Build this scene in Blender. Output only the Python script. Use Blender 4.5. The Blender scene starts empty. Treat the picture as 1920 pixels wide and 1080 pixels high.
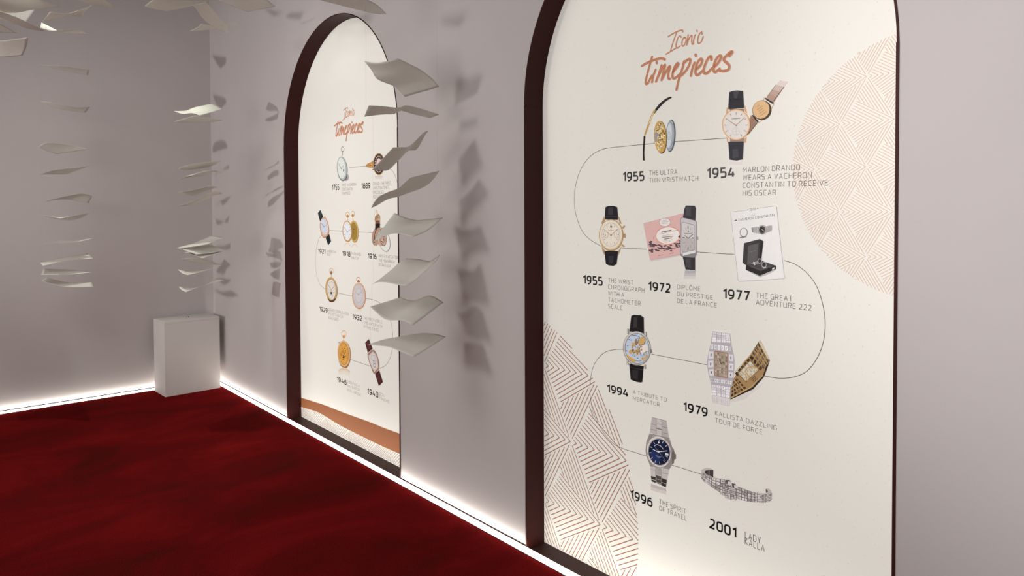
import bpy, bmesh, math, random
from mathutils import Vector, Matrix
from mathutils.geometry import tessellate_polygon
random.seed(7)
C = bpy.context.scene.collection
SC = bpy.context.scene

# ------------------------------------------------------------------ camera
F_PX, YAW, ROW, ROLL, PITCH, HCAM = 1324.259, 0.71034, 423.24, -0.00446, -0.02405, 1.5
_fw0 = Vector((math.sin(YAW), math.cos(YAW), 0)); _rt0 = Vector((math.cos(YAW), -math.sin(YAW), 0)); _up = Vector((0, 0, 1))
FWD = _fw0 * math.cos(PITCH) + _up * math.sin(PITCH)
_u1 = _up * math.cos(PITCH) - _fw0 * math.sin(PITCH)
RGT = _rt0 * math.cos(ROLL) + _u1 * math.sin(ROLL)
DWN = _rt0 * math.sin(ROLL) - _u1 * math.cos(ROLL)
EYE = Vector((0, 0, HCAM))
cam = bpy.data.cameras.new('camera'); cam_o = bpy.data.objects.new('camera', cam); C.objects.link(cam_o)
m3 = Matrix((RGT, -DWN, -FWD)).transposed()
cam_o.matrix_world = Matrix.Translation(EYE) @ m3.to_4x4()
cam.sensor_width = 36; cam.lens = F_PX / 1920 * 36; cam.shift_y = -(540 - ROW) / 1920; cam.clip_start = .02
SC.camera = cam_o

def ray(px, py):
    return RGT * ((px - 960) / F_PX) + DWN * ((py - ROW) / F_PX) + FWD
def on_x(px, py, X):
    v = ray(px, py); return EYE + v * (X / v.x)
def on_z(px, py, Z):
    v = ray(px, py); return EYE + v * ((Z - HCAM) / v.z)
def at(px, py, d):
    return EYE + ray(px, py) * d

# ------------------------------------------------------------------ light and exposure
SC.view_settings.view_transform = 'Standard'; SC.view_settings.look = 'None'
SC.view_settings.exposure = 0.0; SC.view_settings.gamma = 1.0; SC.view_settings.use_curve_mapping = False
w = bpy.data.worlds.new('world'); SC.world = w; w.use_nodes = True
w.node_tree.nodes['Background'].inputs[0].default_value = (.9, .92, 1, 1); w.node_tree.nodes['Background'].inputs[1].default_value = .02

def area(name, loc, target, sx, sy, power, col):
    l = bpy.data.lights.new(name, 'AREA'); l.shape = 'RECTANGLE'; l.size = sx; l.size_y = sy; l.energy = power; l.color = col
    o = bpy.data.objects.new(name, l); C.objects.link(o); o.location = loc
    o.rotation_euler = (Vector(target) - Vector(loc)).to_track_quat('-Z', 'Y').to_euler(); return o
def spot(name, loc, target, power, col, radius, ang=80, blend=.6):
    l = bpy.data.lights.new(name, 'SPOT'); l.energy = power; l.color = col; l.shadow_soft_size = radius
    l.spot_size = math.radians(ang); l.spot_blend = blend
    o = bpy.data.objects.new(name, l); C.objects.link(o); o.location = loc
    o.rotation_euler = (Vector(target) - Vector(loc)).to_track_quat('-Z', 'Y').to_euler(); return o

area('opposite_fill_lamp', (-3.1, 1.2, 1.5), (2, 1.0, 1.5), 1.5, 2.2, 52, (1, .985, .965))  # added soft fill from across the room, stands for no known fixture
spot('side_projector_lamp', (-3.1, 4.9, 1.62), (2.0, 5.5, 1.7), 235, (1, .965, .955), .06, 50, .7)
spot('side_wash_lamp', (-3.0, 3.8, 2.5), (2.0, 2.75, 1.4), 185, (1, .975, .95), .33, 62, .7)
spot('near_wall_spot_lamp', (-1.6, 1.15, 2.6), (2.05, .1, 1.75), 330, (1, .985, .97), .25, 44, .9)
spot('corner_downlight_lamp', (1.0, 5.15, 3.66), (1.12, 5.12, 0), 105, (.95, 1, .86), .03, 52, .6)
area('ceiling_fill_lamp', (-.9, 3.4, 3.5), (-.6, 4.2, 0), 2.2, 2.2, 58, (1, .98, .94))  # added overhead fill to lift the walls, no actual panel up there

# ------------------------------------------------------------------ materials
def lin(c):
    return tuple(((x / 255) / 12.92 if x <= 10 else ((x / 255 + .055) / 1.055) ** 2.4) for x in c)
def hexc(h):
    return tuple(int(h[i:i + 2], 16) for i in (0, 2, 4))
MATS = {}
def new_mat(name):
    m = bpy.data.materials.new(name); m.use_nodes = True; return m, m.node_tree.nodes, m.node_tree.links, m.node_tree.nodes['Principled BSDF']
def pmat(name, col, rough=.6, metal=0, noise=0, nscale=20, bump=0, bscale=200, emit=0, ecol=None, spec=.3, coat=0):
    if name in MATS: return MATS[name]
    m, N, L, b = new_mat(name)
    b.inputs['Roughness'].default_value = rough; b.inputs['Metallic'].default_value = metal
    b.inputs['Specular IOR Level'].default_value = spec
    b.inputs['Base Color'].default_value = (*col, 1)
    b.inputs['Coat Weight'].default_value = coat
    tc = N.new('ShaderNodeTexCoord')
    if noise:
        n = N.new('ShaderNodeTexNoise'); n.inputs['Scale'].default_value = nscale; n.inputs['Detail'].default_value = 5
        L.new(tc.outputs['Object'], n.inputs['Vector'])
        r = N.new('ShaderNodeValToRGB'); L.new(n.outputs['Fac'], r.inputs['Fac'])
        r.color_ramp.elements[0].position = .3; r.color_ramp.elements[1].position = .7
        r.color_ramp.elements[0].color = (*[c * (1 - noise) for c in col], 1); r.color_ramp.elements[1].color = (*[min(1, c * (1 + noise)) for c in col], 1)
        L.new(r.outputs['Color'], b.inputs['Base Color'])
    if bump:
        n2 = N.new('ShaderNodeTexNoise'); n2.inputs['Scale'].default_value = bscale; n2.inputs['Detail'].default_value = 4
        L.new(tc.outputs['Object'], n2.inputs['Vector'])
        bp = N.new('ShaderNodeBump'); bp.inputs['Strength'].default_value = bump; bp.inputs['Distance'].default_value = .002
        L.new(n2.outputs['Fac'], bp.inputs['Height']); L.new(bp.outputs['Normal'], b.inputs['Normal'])
    if emit:
        b.inputs['Emission Color'].default_value = (*(ecol or col), 1); b.inputs['Emission Strength'].default_value = emit
    MATS[name] = m; return m

WALL = pmat('wall_paint', (.60, .553, .548), .75, noise=.015, nscale=3, bump=.12, bscale=350)
CEIL = pmat('ceiling_paint', (.10, .09, .09), .9, noise=.05)
BURG = pmat('burgundy_laminate', (.047, .0105, .0095), .5, noise=.06, nscale=9, bump=.05, bscale=300, spec=.12)
SILLM = pmat('dark_brown_sill', (.050, .0205, .0175), .55, noise=.08, nscale=8, spec=.15)
PAPER = pmat('heavy_white_paper', (.78, .755, .70), .7, noise=.02, nscale=30, bump=.08, bscale=500)
_b = PAPER.node_tree.nodes['Principled BSDF']; _t = PAPER.node_tree.nodes.new('ShaderNodeBsdfTranslucent'); _t.inputs[0].default_value = (.80, .77, .70, 1)
_m = PAPER.node_tree.nodes.new('ShaderNodeMixShader'); _m.inputs[0].default_value = .2
PAPER.node_tree.links.new(_b.outputs[0], _m.inputs[1]); PAPER.node_tree.links.new(_t.outputs[0], _m.inputs[2]); PAPER.node_tree.links.new(_m.outputs[0], PAPER.node_tree.nodes['Material Output'].inputs['Surface'])
PEDM = pmat('pedestal_paint', (.66, .62, .60), .6, noise=.01, nscale=4, bump=.05, bscale=300)
DARK = pmat('dark_hole', (.01, .01, .01), .8, noise=.1)
ALU = pmat('grey_aluminium', (.16, .15, .14), .45, metal=.6, noise=.05)
LED = pmat('led_diffuser', (.9, .9, .88), .4, noise=.01, emit=4.5, ecol=(1, .975, .90))
NYLON = pmat('clear_nylon', (.45, .43, .41), .3, noise=.02)

def carpet_mat():
    m, N, L, b = new_mat('red_carpet')
    tc = N.new('ShaderNodeTexCoord')
    mp = N.new('ShaderNodeMapping'); mp.inputs['Rotation'].default_value = (0, 0, .7); mp.inputs['Scale'].default_value = (1.0, 1.6, 1)
    L.new(tc.outputs['Object'], mp.inputs['Vector'])
    a = N.new('ShaderNodeTexNoise'); a.inputs['Scale'].default_value = 1.3; a.inputs['Detail'].default_value = 7; a.inputs['Roughness'].default_value = .6; a.inputs['Distortion'].default_value = .7
    L.new(mp.outputs['Vector'], a.inputs['Vector'])
    r = N.new('ShaderNodeValToRGB'); L.new(a.outputs['Fac'], r.inputs['Fac'])
    e = r.color_ramp.elements
    e[0].position = .30; e[0].color = (.062, .0070, .0055, 1)
    e[1].position = .72; e[1].color = (.195, .0075, .0080, 1)
    k = r.color_ramp.elements.new(.5); k.color = (.118, .0050, .0055, 1)
    f = N.new('ShaderNodeTexNoise'); f.inputs['Scale'].default_value = 240; f.inputs['Detail'].default_value = 2
    L.new(tc.outputs['Object'], f.inputs['Vector'])
    fr = N.new('ShaderNodeMapRange'); fr.inputs['From Min'].default_value = .3; fr.inputs['From Max'].default_value = .7
    fr.inputs['To Min'].default_value = .55; fr.inputs['To Max'].default_value = 1.45
    L.new(f.outputs['Fac'], fr.inputs['Value'])
    mx = N.new('ShaderNodeVectorMath'); mx.operation = 'SCALE'; L.new(r.outputs['Color'], mx.inputs[0]); L.new(fr.outputs['Result'], mx.inputs['Scale'])
    L.new(mx.outputs['Vector'], b.inputs['Base Color'])
    b.inputs['Roughness'].default_value = 1; b.inputs['Specular IOR Level'].default_value = 0
    b.inputs['Sheen Weight'].default_value = .05; b.inputs['Sheen Tint'].default_value = (.6, .1, .1, 1)
    bp = N.new('ShaderNodeBump'); bp.inputs['Strength'].default_value = .8; bp.inputs['Distance'].default_value = .006
    L.new(f.outputs['Fac'], bp.inputs['Height']); L.new(bp.outputs['Normal'], b.inputs['Normal'])
    return m
CARPET = carpet_mat()

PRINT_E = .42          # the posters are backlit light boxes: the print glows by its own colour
def print_mat(hx, speckle=False):
    key = 'print_' + hx + ('_board' if speckle else '')
    if key in MATS: return MATS[key]
    c = lin(hexc(hx)); g = .3 * c[0] + .59 * c[1] + .11 * c[2]; c = tuple(g + (x - g) * .86 for x in c); m, N, L, b = new_mat(key)
    b.inputs['Roughness'].default_value = .6; b.inputs['Specular IOR Level'].default_value = .15
    b.inputs['Base Color'].default_value = (*c, 1)
    tc = N.new('ShaderNodeTexCoord'); n = N.new('ShaderNodeTexNoise')
    n.inputs['Scale'].default_value = 120; n.inputs['Detail'].default_value = 3
    L.new(tc.outputs['Object'], n.inputs['Vector'])
    r = N.new('ShaderNodeValToRGB'); L.new(n.outputs['Fac'], r.inputs['Fac']); e = r.color_ramp.elements
    if speckle:   # fine grey-brown flecks of the recycled-paper print
        e[0].position = .25; e[0].color = (c[0] * .84, c[1] * .83, c[2] * .80, 1); e[1].position = .34; e[1].color = (*c, 1)
    else:
        e[0].position = .3; e[0].color = (*[x * .94 for x in c], 1); e[1].position = .7; e[1].color = (*c, 1)
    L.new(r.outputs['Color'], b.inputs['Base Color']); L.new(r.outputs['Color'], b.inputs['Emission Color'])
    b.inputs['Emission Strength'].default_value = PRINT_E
    MATS[key] = m; return m

# ------------------------------------------------------------------ object helpers
def link_mesh(name, verts, faces, mats, parent=None, mi=None, smooth=False):
    me = bpy.data.meshes.new(name); me.from_pydata([tuple(v) for v in verts], [], faces)
    for m in (mats if isinstance(mats, (list, tuple)) else [mats]): me.materials.append(m)
    if mi:
        for p, i in zip(me.polygons, mi): p.material_index = i
    if smooth:
        for p in me.polygons: p.use_smooth = True
    me.update()
    o = bpy.data.objects.new(name, me); C.objects.link(o)
    if parent is not None:
        o.parent = parent; o.matrix_parent_inverse = Matrix.Translation(-parent.location)
    return o
def empty(name, loc=(0, 0, 0)):
    o = bpy.data.objects.new(name, None); C.objects.link(o); o.location = loc; o.empty_display_size = .05; return o
def tag(o, label, cat, group=None, kind=None):
    if label: o['label'] = label
    if cat: o['category'] = cat
    if group: o['group'] = group
    if kind: o['kind'] = kind
    return o
def struct(o, label=None):
    o['kind'] = 'structure'
    if label: o['label'] = label
    return o
def box(name, a, b, mat, parent=None, bev=0):
    x0, y0, z0 = a; x1, y1, z1 = b
    v = [(x0, y0, z0), (x1, y0, z0), (x1, y1, z0), (x0, y1, z0), (x0, y0, z1), (x1, y0, z1), (x1, y1, z1), (x0, y1, z1)]
    f = [(0, 3, 2, 1), (4, 5, 6, 7), (0, 1, 5, 4), (1, 2, 6, 5), (2, 3, 7, 6), (3, 0, 4, 7)]
    o = link_mesh(name, v, f, mat, parent)
    if bev:
        md = o.modifiers.new('bevel', 'BEVEL'); md.width = bev; md.segments = 2
    return o

# ------------------------------------------------------------------ room
D = 2.04597; L = 6.41375; ZW = .0144; DLED = .030
Y1, Y2, WN, ZS = 4.08706, 1.53187, 1.52084, 1.94443
HN = WN / 2; DEP = .102; CEZ = 3.7; XW = -3.4; YB = -2.6
struct(box('floor', (XW - .1, YB - .1, -.08), (D + .3, L + .1, 0), CARPET), 'deep red wall-to-wall carpet with brushed darker swathes')
struct(box('ceiling', (XW - .1, YB - .1, CEZ), (D + .3, L + .1, CEZ + .08), CEIL))
ZB = .022            # lower edge of the wall boards, just above the light strip
struct(box('wall_back', (XW, L, ZB), (D + .002, L + .1, CEZ), WALL), 'plain mauve-grey wall behind the pedestal, lit from its foot')
struct(box('wall_left', (XW - .1, YB, 0), (XW, L, CEZ), WALL))
struct(box('wall_front', (XW, YB - .1, 0), (D, YB, CEZ), WALL))
def arch(yc, hw, zs, z0, n=48):          # outline from the +y foot, over the top, to the -y foot
    pts = [(yc + hw, z0), (yc + hw, zs)]
    for i in range(1, n): a = math.pi * i / n; pts.append((yc + hw * math.cos(a), zs + hw * math.sin(a)))
    return pts + [(yc - hw, zs), (yc - hw, z0)]
def right_wall():
    pl = [(L + .1, ZB)] + arch(Y1, HN + .0014, ZS, ZB) + arch(Y2, HN + .0014, ZS, ZB) + [(YB - .1, ZB), (YB - .1, CEZ), (L + .1, CEZ)]
    tri = tessellate_polygon([[Vector((y, z, 0)) for y, z in pl]]); n = len(pl)
    v = [(D, y, z) for y, z in pl] + [(D + .10, y, z) for y, z in pl]
    def o(t): 
        a, b, c = [Vector(pl[i]) for i in t]; return t if (b - a).cross(c - a) < 0 else (t[0], t[2], t[1])
    f = [tuple(o(t)) for t in tri]; f += [tuple(i + n for i in reversed(o(t))) for t in tri]
    for i in range(n): j = (i + 1) % n; f.append((i, j, j + n, i + n))
    return link_mesh('wall_right', v, f, WALL)
struct(right_wall(), 'mauve-grey wall with two tall arched recesses')
GAPM = pmat('dark_shadow_gap', (.035, .032, .030), .7, noise=.05)
struct(box('trim_1', (D + .022, YB - .1, .0005), (D + .03, Y2 - HN - .002, ZB - .0003), GAPM)); struct(box('trim_2', (D + .022, Y2 + HN + .002, .0005), (D + .03, Y1 - HN - .002, ZB - .0003), GAPM))
struct(box('trim_3', (D + .022, Y1 + HN + .002, .0005), (D + .03, L - .001, ZB - .0003), GAPM)); struct(box('trim_4', (XW, L + .022, .0005), (D, L + .03, ZB - .0003), GAPM))

# burgundy lining of the two recesses
def niche(yc, label):
    t = empty('arch_lining', (D, yc, 0)); tag(t, label, 'niche frame', 'burgundy arch linings')
    def band(name, pts, th, x0, x1, mat):
        # pts on the inner outline; th = thickness outwards (list of outer pts)
        inn, out = pts; n = len(inn)
        v = [(x0, *p) for p in inn] + [(x1, *p) for p in inn] + [(x0, *p) for p in out] + [(x1, *p) for p in out]
        f = []
        for i in range(n - 1):
            f += [(i, i + 1, n + i + 1, n + i), (2 * n + i, 3 * n + i, 3 * n + i + 1, 2 * n + i + 1), (i, 2 * n + i, 2 * n + i + 1, i + 1), (n + i, n + i + 1, 3 * n + i + 1, 3 * n + i)]
        f += [(0, n, 3 * n, 2 * n), (n - 1, 3 * n - 1, 4 * n - 1, 2 * n - 1)]
        return link_mesh(name, v, f, mat, t, smooth=False)
    n = 64; hin = HN - .0056
    inn = [(yc + hin * math.cos(math.pi * i / n), ZS + .002 + hin * math.sin(math.pi * i / n)) for i in range(n + 1)]
    out = [(yc + (HN + .0006) * math.cos(math.pi * i / n), ZS + .002 + (HN + .0006) * math.sin(math.pi * i / n)) for i in range(n + 1)]
    b = band('arch_band', (inn, out), 0, D - .0022, D + DEP + .012, BURG)
    for p in b.data.polygons[:]: pass
    for s in (1, -1):
        a = (yc + s * (HN - .0070), yc + s * (HN + .0012))
        box('jamb_panel', (D - .003, min(a), .003), (D + DEP + .012, max(a), ZS + .0015), BURG, t)
    box('sill', (D + .001, yc - HN + .0072, .0005), (D + DEP + .012, yc + HN - .0072, .0045), SILLM, t)
    return t
niche(Y1, 'burgundy lining of the far arched recess, between the paper mobiles')
niche(Y2, 'burgundy lining of the large near arched recess')

# light strips lying along the foot of the walls
def strip(label, a, b, along):
    t = empty('light_strip', a); tag(t, label, 'light strip', 'floor light strips')
    x0, y0 = a[0], a[1]; x1, y1 = b[0], b[1]
    box('aluminium_channel', (x0, y0, .0005), (x1, y1, .003), ALU, t)
    box('diffuser', (x0 + .001, y0 + .001, .003), (x1 - .001, y1 - .001, ZW), LED, t, bev=.002)
strip('glowing white light strip along the foot of the wall with the arches', (D - DLED, YB + .01, 0), (D, L - DLED - .001, 0), 1)
strip('glowing white light strip along the foot of the plain wall behind the pedestal', (XW + .01, L - DLED, 0), (D - .001, L, 0), 0)

def strip_lamp(name, mid, ln, aim, alongx):
    l = bpy.data.lights.new(name, 'AREA'); l.shape = 'RECTANGLE'; l.energy = STRIP_W * ln; l.color = (1, .97, .87)
    o = bpy.data.objects.new(name, l); C.objects.link(o); o.location = mid
    z = -Vector(aim).normalized(); x = Vector((1, 0, 0)) if alongx else Vector((0, 1, 0)); y = z.cross(x)
    o.matrix_world = Matrix.Translation(mid) @ Matrix((x, y, z)).transposed().to_4x4(); l.size = ln; l.size_y = .006
STRIP_W = .5
strip_lamp('right_strip_lamp', (D - .026, (YB + L) / 2, ZW + .0035), L - YB - .1, (1, 0, 1.6), False)
strip_lamp('back_strip_lamp', ((XW + D) / 2, L - .026, ZW + .0035), D - XW - .1, (0, 1, 1.6), True)
# pedestal in the corner
def pedestal():
    fl = on_z(310, 745, 0); fr = on_z(413.5, 727, 0); bl = on_z(290, 733.2, 0)
    e1 = (fr - fl); e1.z = 0; e2 = (bl - fl); e2.z = 0
    e2 = e2 - e1.normalized() * e2.dot(e1.normalized())
    v = ray(310, 603.8); s = fl.xy.length / v.xy.length; H = HCAM + v.z * s
    if (fr.x > D - DLED - .004): e1 *= (D - DLED - .004 - fl.x) / e1.x
    dep = min(e2.length, (L - DLED - .005 - max(fl.y, fr.y)))
    ang = math.atan2(e1.y, e1.x); wd = e1.length
    t = empty('pedestal', fl); tag(t, 'low white box pedestal standing on the carpet in the room corner', 'pedestal')
    M = Matrix.Translation(fl) @ Matrix.Rotation(ang, 4, 'Z')
    def bx(name, a, b, mat, bev=.0015):
        o = box(name, a, b, mat, None, bev); o.parent = t; o.matrix_parent_inverse = Matrix.Identity(4)
        o.matrix_local = Matrix.Rotation(ang, 4, 'Z'); return o
    bx('front_panel', (.0, 0, 0), (wd, .018, H - .0185), PEDM)
    bx('side_panel', (0, .0183, 0), (.018, dep, H - .0185), PEDM); bx('side_panel', (wd - .018, .0183, 0), (wd, dep, H - .0185), PEDM)
    bx('rear_panel', (.0183, dep - .018, 0), (wd - .0183, dep, H - .0185), PEDM)
    bx('top_panel', (0, 0, H - .018), (wd, dep, H), PEDM)
    # cable hole in the top: a dark ring with a recessed disc
    h = M.inverted() @ on_z(351, 594.5, H); n = 20; vs = []; fs = []
    for r, z in ((.016, .0012), (.011, .0016), (.011, .0004)):
        vs += [(h.x + r * math.cos(2 * math.pi * i / n), h.y + r * math.sin(2 * math.pi * i / n), H + z) for i in range(n)]
    vs += [(h.x + .016 * math.cos(2 * math.pi * i / n), h.y + .016 * math.sin(2 * math.pi * i / n), H - .001) for i in range(n)]
    for i in range(n):
        j = (i + 1) % n; fs += [(i, j, n + j, n + i), (n + i, n + j, 2 * n + j, 2 * n + i), (3 * n + i, 3 * n + j, j, i)]
    fs.append(tuple(2 * n + i for i in range(n)))
    o = link_mesh('cable_grommet', vs, fs, DARK); o.parent = t; o.matrix_local = Matrix.Rotation(ang, 4, 'Z')
    o['label'] = 'small dark cable hole in the middle of the top'
pedestal()

# ------------------------------------------------------------------ hanging paper sheets
THREADS = {}
def spline(p, n):
    """n+1 points evenly spread along a smooth curve through p"""
    if len(p) == 2: return [p[0].lerp(p[1], i / n) for i in range(n + 1)]
    o = []; N = len(p)
    for i in range(N - 1):
        a, b, c, d = p[max(0, i - 1)], p[i], p[i + 1], p[min(N - 1, i + 2)]
        for j in range(8):
            t = j / 8; o.append((2 * b + (c - a) * t + (2 * a - 5 * b + 4 * c - d) * t * t + (3 * b - a - 3 * c + d) * t ** 3) * .5)
    o.append(p[-1]); ac = [0]
    for u, v in zip(o, o[1:]): ac.append(ac[-1] + (v - u).length)
    r = []; k = 0
    for i in range(n + 1):
        s_ = ac[-1] * i / n
        while k < len(ac) - 2 and ac[k + 1] < s_: k += 1
        r.append(o[k].lerp(o[k + 1], (s_ - ac[k]) / max(1e-9, ac[k + 1] - ac[k])))
    return r
def sheet(pts, d0, side, label, group, mids=None, h=.13, top=None, curl=0.0, tilt=0.0):
    """pts: left, top, right, bottom corners; mids: points along the four edges; the sheet lies roughly level at distance d0"""
    Lc, T, R, B = pts; s = 1 if side == 't' else -1
    dd = {'L': d0, 'T': d0 + s * h, 'R': d0 + .02, 'B': d0 - s * h}
    if tilt:
        xs = [q[0] for q in pts]
        for k, q in zip('LTRB', pts): dd[k] += tilt * ((q[0] - min(xs)) / (max(xs) - min(xs)) - .5)
    P = {'L': at(*Lc, dd['L']), 'T': at(*T, dd['T']), 'R': at(*R, dd['R']), 'B': at(*B, dd['B'])}
    mids = mids or [None] * 4; n = 16
    def edge(a, b, m):
        m = [] if m is None else [m] if isinstance(m, tuple) else m
        px = {'L': Lc, 'T': T, 'R': R, 'B': B}; L2 = [px[a]] + m + [px[b]]; ln = [0]
        for u, v in zip(L2, L2[1:]): ln.append(ln[-1] + math.hypot(u[0] - v[0], u[1] - v[1]))
        return spline([P[a]] + [at(*q, dd[a] + (dd[b] - dd[a]) * ln[i + 1] / ln[-1]) for i, q in enumerate(m)] + [P[b]], n)
    eLT, eTR, eRB, eBL = edge('L', 'T', mids[0]), edge('T', 'R', mids[1]), edge('R', 'B', mids[2]), edge('B', 'L', mids[3])
    eBR = eRB[::-1]; eLB = eBL[::-1]; V = []
    for i in range(n + 1):                    # i runs L->B / T->R, j runs L->T / B->R
        u = i / n
        for j in range(n + 1):
            v = j / n
            V.append(eLT[j] * (1 - u) + eBR[j] * u + eLB[i] * (1 - v) + eTR[i] * v
                     - (P['L'] * (1 - u) * (1 - v) + P['B'] * u * (1 - v) + P['T'] * (1 - u) * v + P['R'] * u * v))
    org = sum((P[k] for k in 'LTRB'), Vector()) / 4
    f = [(i * (n + 1) + j, i * (n + 1) + j + 1, (i + 1) * (n + 1) + j + 1, (i + 1) * (n + 1) + j) for i in range(n) for j in range(n)]
    me = bpy.data.meshes.new('paper_sheet'); me.from_pydata([tuple(v - org) for v in V], [], f); me.materials.append(PAPER)
    for p in me.polygons: p.use_smooth = True
    o = bpy.data.objects.new('paper_sheet', me); C.objects.link(o); o.location = org
    md = o.modifiers.new('thickness', 'SOLIDIFY'); md.thickness = .0007; md.offset = 0
    tag(o, label, 'paper sheet', group)
    # the two nylon threads it hangs from
    for k in ('L', 'R'):
        p = P[k] * .95 + org * .05; zt = CEZ if top is None else top[k]
        if zt - p.z > .03:
            r = .00022; a = p - org; n3 = [(r, 0), (-r / 2, r * .87), (-r / 2, -r * .87)]
            vv = [(a.x + x, a.y + y, a.z) for x, y in n3] + [(a.x + x, a.y + y, zt - org.z) for x, y in n3]
            t = link_mesh('thread', vv, [(0, 1, 4, 3), (1, 2, 5, 4), (2, 0, 3, 5)], NYLON); t.parent = o
    return o, {k: P[k].z + .004 for k in 'LR'}
def column(rows, d0, labels, group, h):
    top = None
    for row, lab in zip(rows, labels):
        pts, side = row[0], row[1]; mids = row[2] if len(row) > 2 else None; cu = row[3] if len(row) > 3 else 0
        o, z = sheet(pts, d0, side, lab, group, mids, h, top, cu); top = z

A = [
 ([(683, 114.4), (745, 109), (823.6, 162.3), (759, 181.8)], 'u', [[(697, 117), (711.6, 117.3), (728, 114)], [(770, 121), (790, 131.5), (803.5, 141.7), (813, 150)], [(800, 170), (785, 174)], [(750, 172), (744, 165), (738, 161), (707.3, 148.3), (697, 132)]]),
 ([(683, 218.6), (691.6, 197.6), (823.6, 214.8), (806.3, 221.1)], 'u', [None, [(715, 199), (742, 202), (749, 202), (756, 199), (764, 197.8), (790, 204)], None, [(775, 214), (755, 208), (747, 209), (739, 214), (718, 214.5)]]),
 ([(697.3, 318.7), (737, 276.5), (803.5, 245), (779, 281.7)], 'u', [(716, 299), [(752, 276), (765, 275.5), (777, 266), (794, 249)], [(796, 255), (786, 274)], [(763, 283), (756, 290), (740, 308), (727, 319.3), (712, 319.5)]]),
 ([(695.9, 389.9), (769, 333.3), (823.6, 320.4), (776, 358.3)], 'u', [[(703, 377), (711, 368.5), (728, 360), (746, 353.5), (757, 344)], (795, 327), [(815, 333), (803.5, 345.4), (788, 354)], [(746, 368.9), (733, 371.5), (720.3, 377), (707, 385)]]),
 ([(700, 454), (740, 399.3), (830.4, 408.1), (774, 444.3)], 't', [[(709, 439), (718, 428), (729, 413)], [(755, 406), (778.5, 412.6), (800, 411.5)], [(808, 428), (795, 436)], [(757, 440), (740, 437.8), (720, 443)]]),
 ([(697, 533.2), (762, 484.5), (824.4, 477.2), (762, 535.6)], 't', [[(708, 526.5), (735, 505), (750, 491)], [(785, 486), (805, 489.6), (815, 484.5)], [(821, 485), (812, 495), (793, 512), (778, 526)], [(750, 535), (740, 532.5), (725, 529.5), (709, 529)]]),
 ([(694, 574.7), (752, 557), (831.9, 567.3), (774, 610.2)], 't', [(722, 566.5), [(762, 562), (777, 563.5), (790, 559), (803, 554.5), (815, 557)], [(822, 574), (805, 587.5), (788, 600)], [(762, 604), (750, 600.5), (730, 600.5), (718, 596), (705, 585)]]),
 ([(691, 645.8), (793, 624.4), (836.3, 631.3), (775.6, 669.8)], 't', [[(722, 636), (749, 631.3), (772, 627)], (815, 626), [(820, 642), (800, 655)], [(755, 661), (731, 651), (710, 648)]]),
]
LA = ['topmost big sheet of the column in front of the far arch, lower rim lit',
      'second sheet down of the column in front of the far arch, twisted flat and narrow',
      'third sheet down in front of the far arch, raised steeply beside the ring print',
      'fourth sheet down in front of the far arch, S-curved with its right end raised',
      'fifth sheet down in front of the far arch, kite-shaped, covering the turbaned man print',
      'sixth sheet down in front of the far arch, with a thin upturned right tip',
      'seventh sheet down in front of the far arch, sagging in the middle like a saddle',
      'lowest sheet in front of the far arch, its tip over the brown strap print']
column(A, 3.2, LA, 'paper sheets hanging in front of the far arch', .12)

B = [
 ([(326, 208.5), (398.2, 194.6), (417, 204.6), (374.2, 216.8)], 't', [[(342, 208), (350, 207.4), (358, 203.8), (370, 200)], (408, 199), (395, 211), [(366, 213.2), (358, 212), (346, 213.3), (338, 212.5)]]),
 ([(326, 227.9), (366, 216.4), (417.6, 225.1), (385, 229.5)], 'u', [(346, 222), (393, 221), (400, 229), (350, 230)]),
 ([(334, 316), (364, 306.8), (416.5, 301), (353.3, 319)], 'u', [(345, 312), (392, 303.5), (392, 313), (342, 318.5)]),
 ([(334, 337.5), (360, 328.6), (417, 325), (380, 330.5)], 'u', [(346, 331.5), (398, 319.5), (402, 322), (356, 332)]),
 ([(331, 361), (391.8, 348.4), (408.7, 350.8), (361.7, 367.6)], 'u', [(360, 357), (400, 348.6), (386, 358), (344, 363)]),
 ([(331.7, 386.3), (405, 355.6), (417, 363.4), (380, 377)], 'u', [(364, 376), (412, 358.5), (398, 367.5), (355, 385)]),
 ([(331.7, 464.3), (397.2, 441.8), (420.7, 446), (388.2, 457.7)], 't', [(362, 456), (409, 443.5), (405, 451.5), (358, 463)]),
 ([(331.7, 464.8), (392, 459), (421.9, 469.1), (368, 477)], 't', [(362, 463), (408, 462), (398, 474), (350, 470)]),
 ([(331, 471), (360, 468), (421, 470), (379.8, 484)], 't', [(345, 474), (390, 471), (402, 477), (355, 476)]),
 ([(339.5, 485.6), (372.6, 484), (414.7, 495.6), (391.8, 496)], 'u', [(356, 484), (394, 489), (404, 497), (363, 492)]),
 ([(333.5, 505.2), (385, 506), (415.9, 497.4), (351.5, 515.7)], 't', [(360, 508), (401, 502), (384, 508), (341, 512)]),
 ([(334.7, 537.5), (405, 522.4), (420.7, 525.7), (348.5, 547.7)], 't', [(372, 539), (412, 523), (388, 533), (340, 543.5)]),
]
LB = ['brightest pale green-white sheet, topmost of the column before the corner',
      'sheet directly under the brightest pale sheet before the corner, grey underside showing',
      'third sheet down before the corner, long slanted tan-grey blade',
      'fourth sheet down before the corner, nearly edge-on and arched like a bird wing',
      'fifth sheet down before the corner, overlapping the larger drooping one below it',
      'sixth sheet down before the corner, large and drooping to the left',
      'seventh sheet down before the corner, with a bright left edge rising to the right',
      'eighth sheet down before the corner, widest of the tight bundle',
      'ninth sheet down before the corner, thin one tucked under the widest of the bundle',
      'tenth sheet down before the corner, dark underside tilting down to the right',
      'second lowest sheet of the column above the pedestal, left end dipped',
      'lowest sheet of the column, hanging just above the pedestal']
column(B, 4.8, LB, 'paper sheets hanging above the pedestal', .11)

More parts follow.
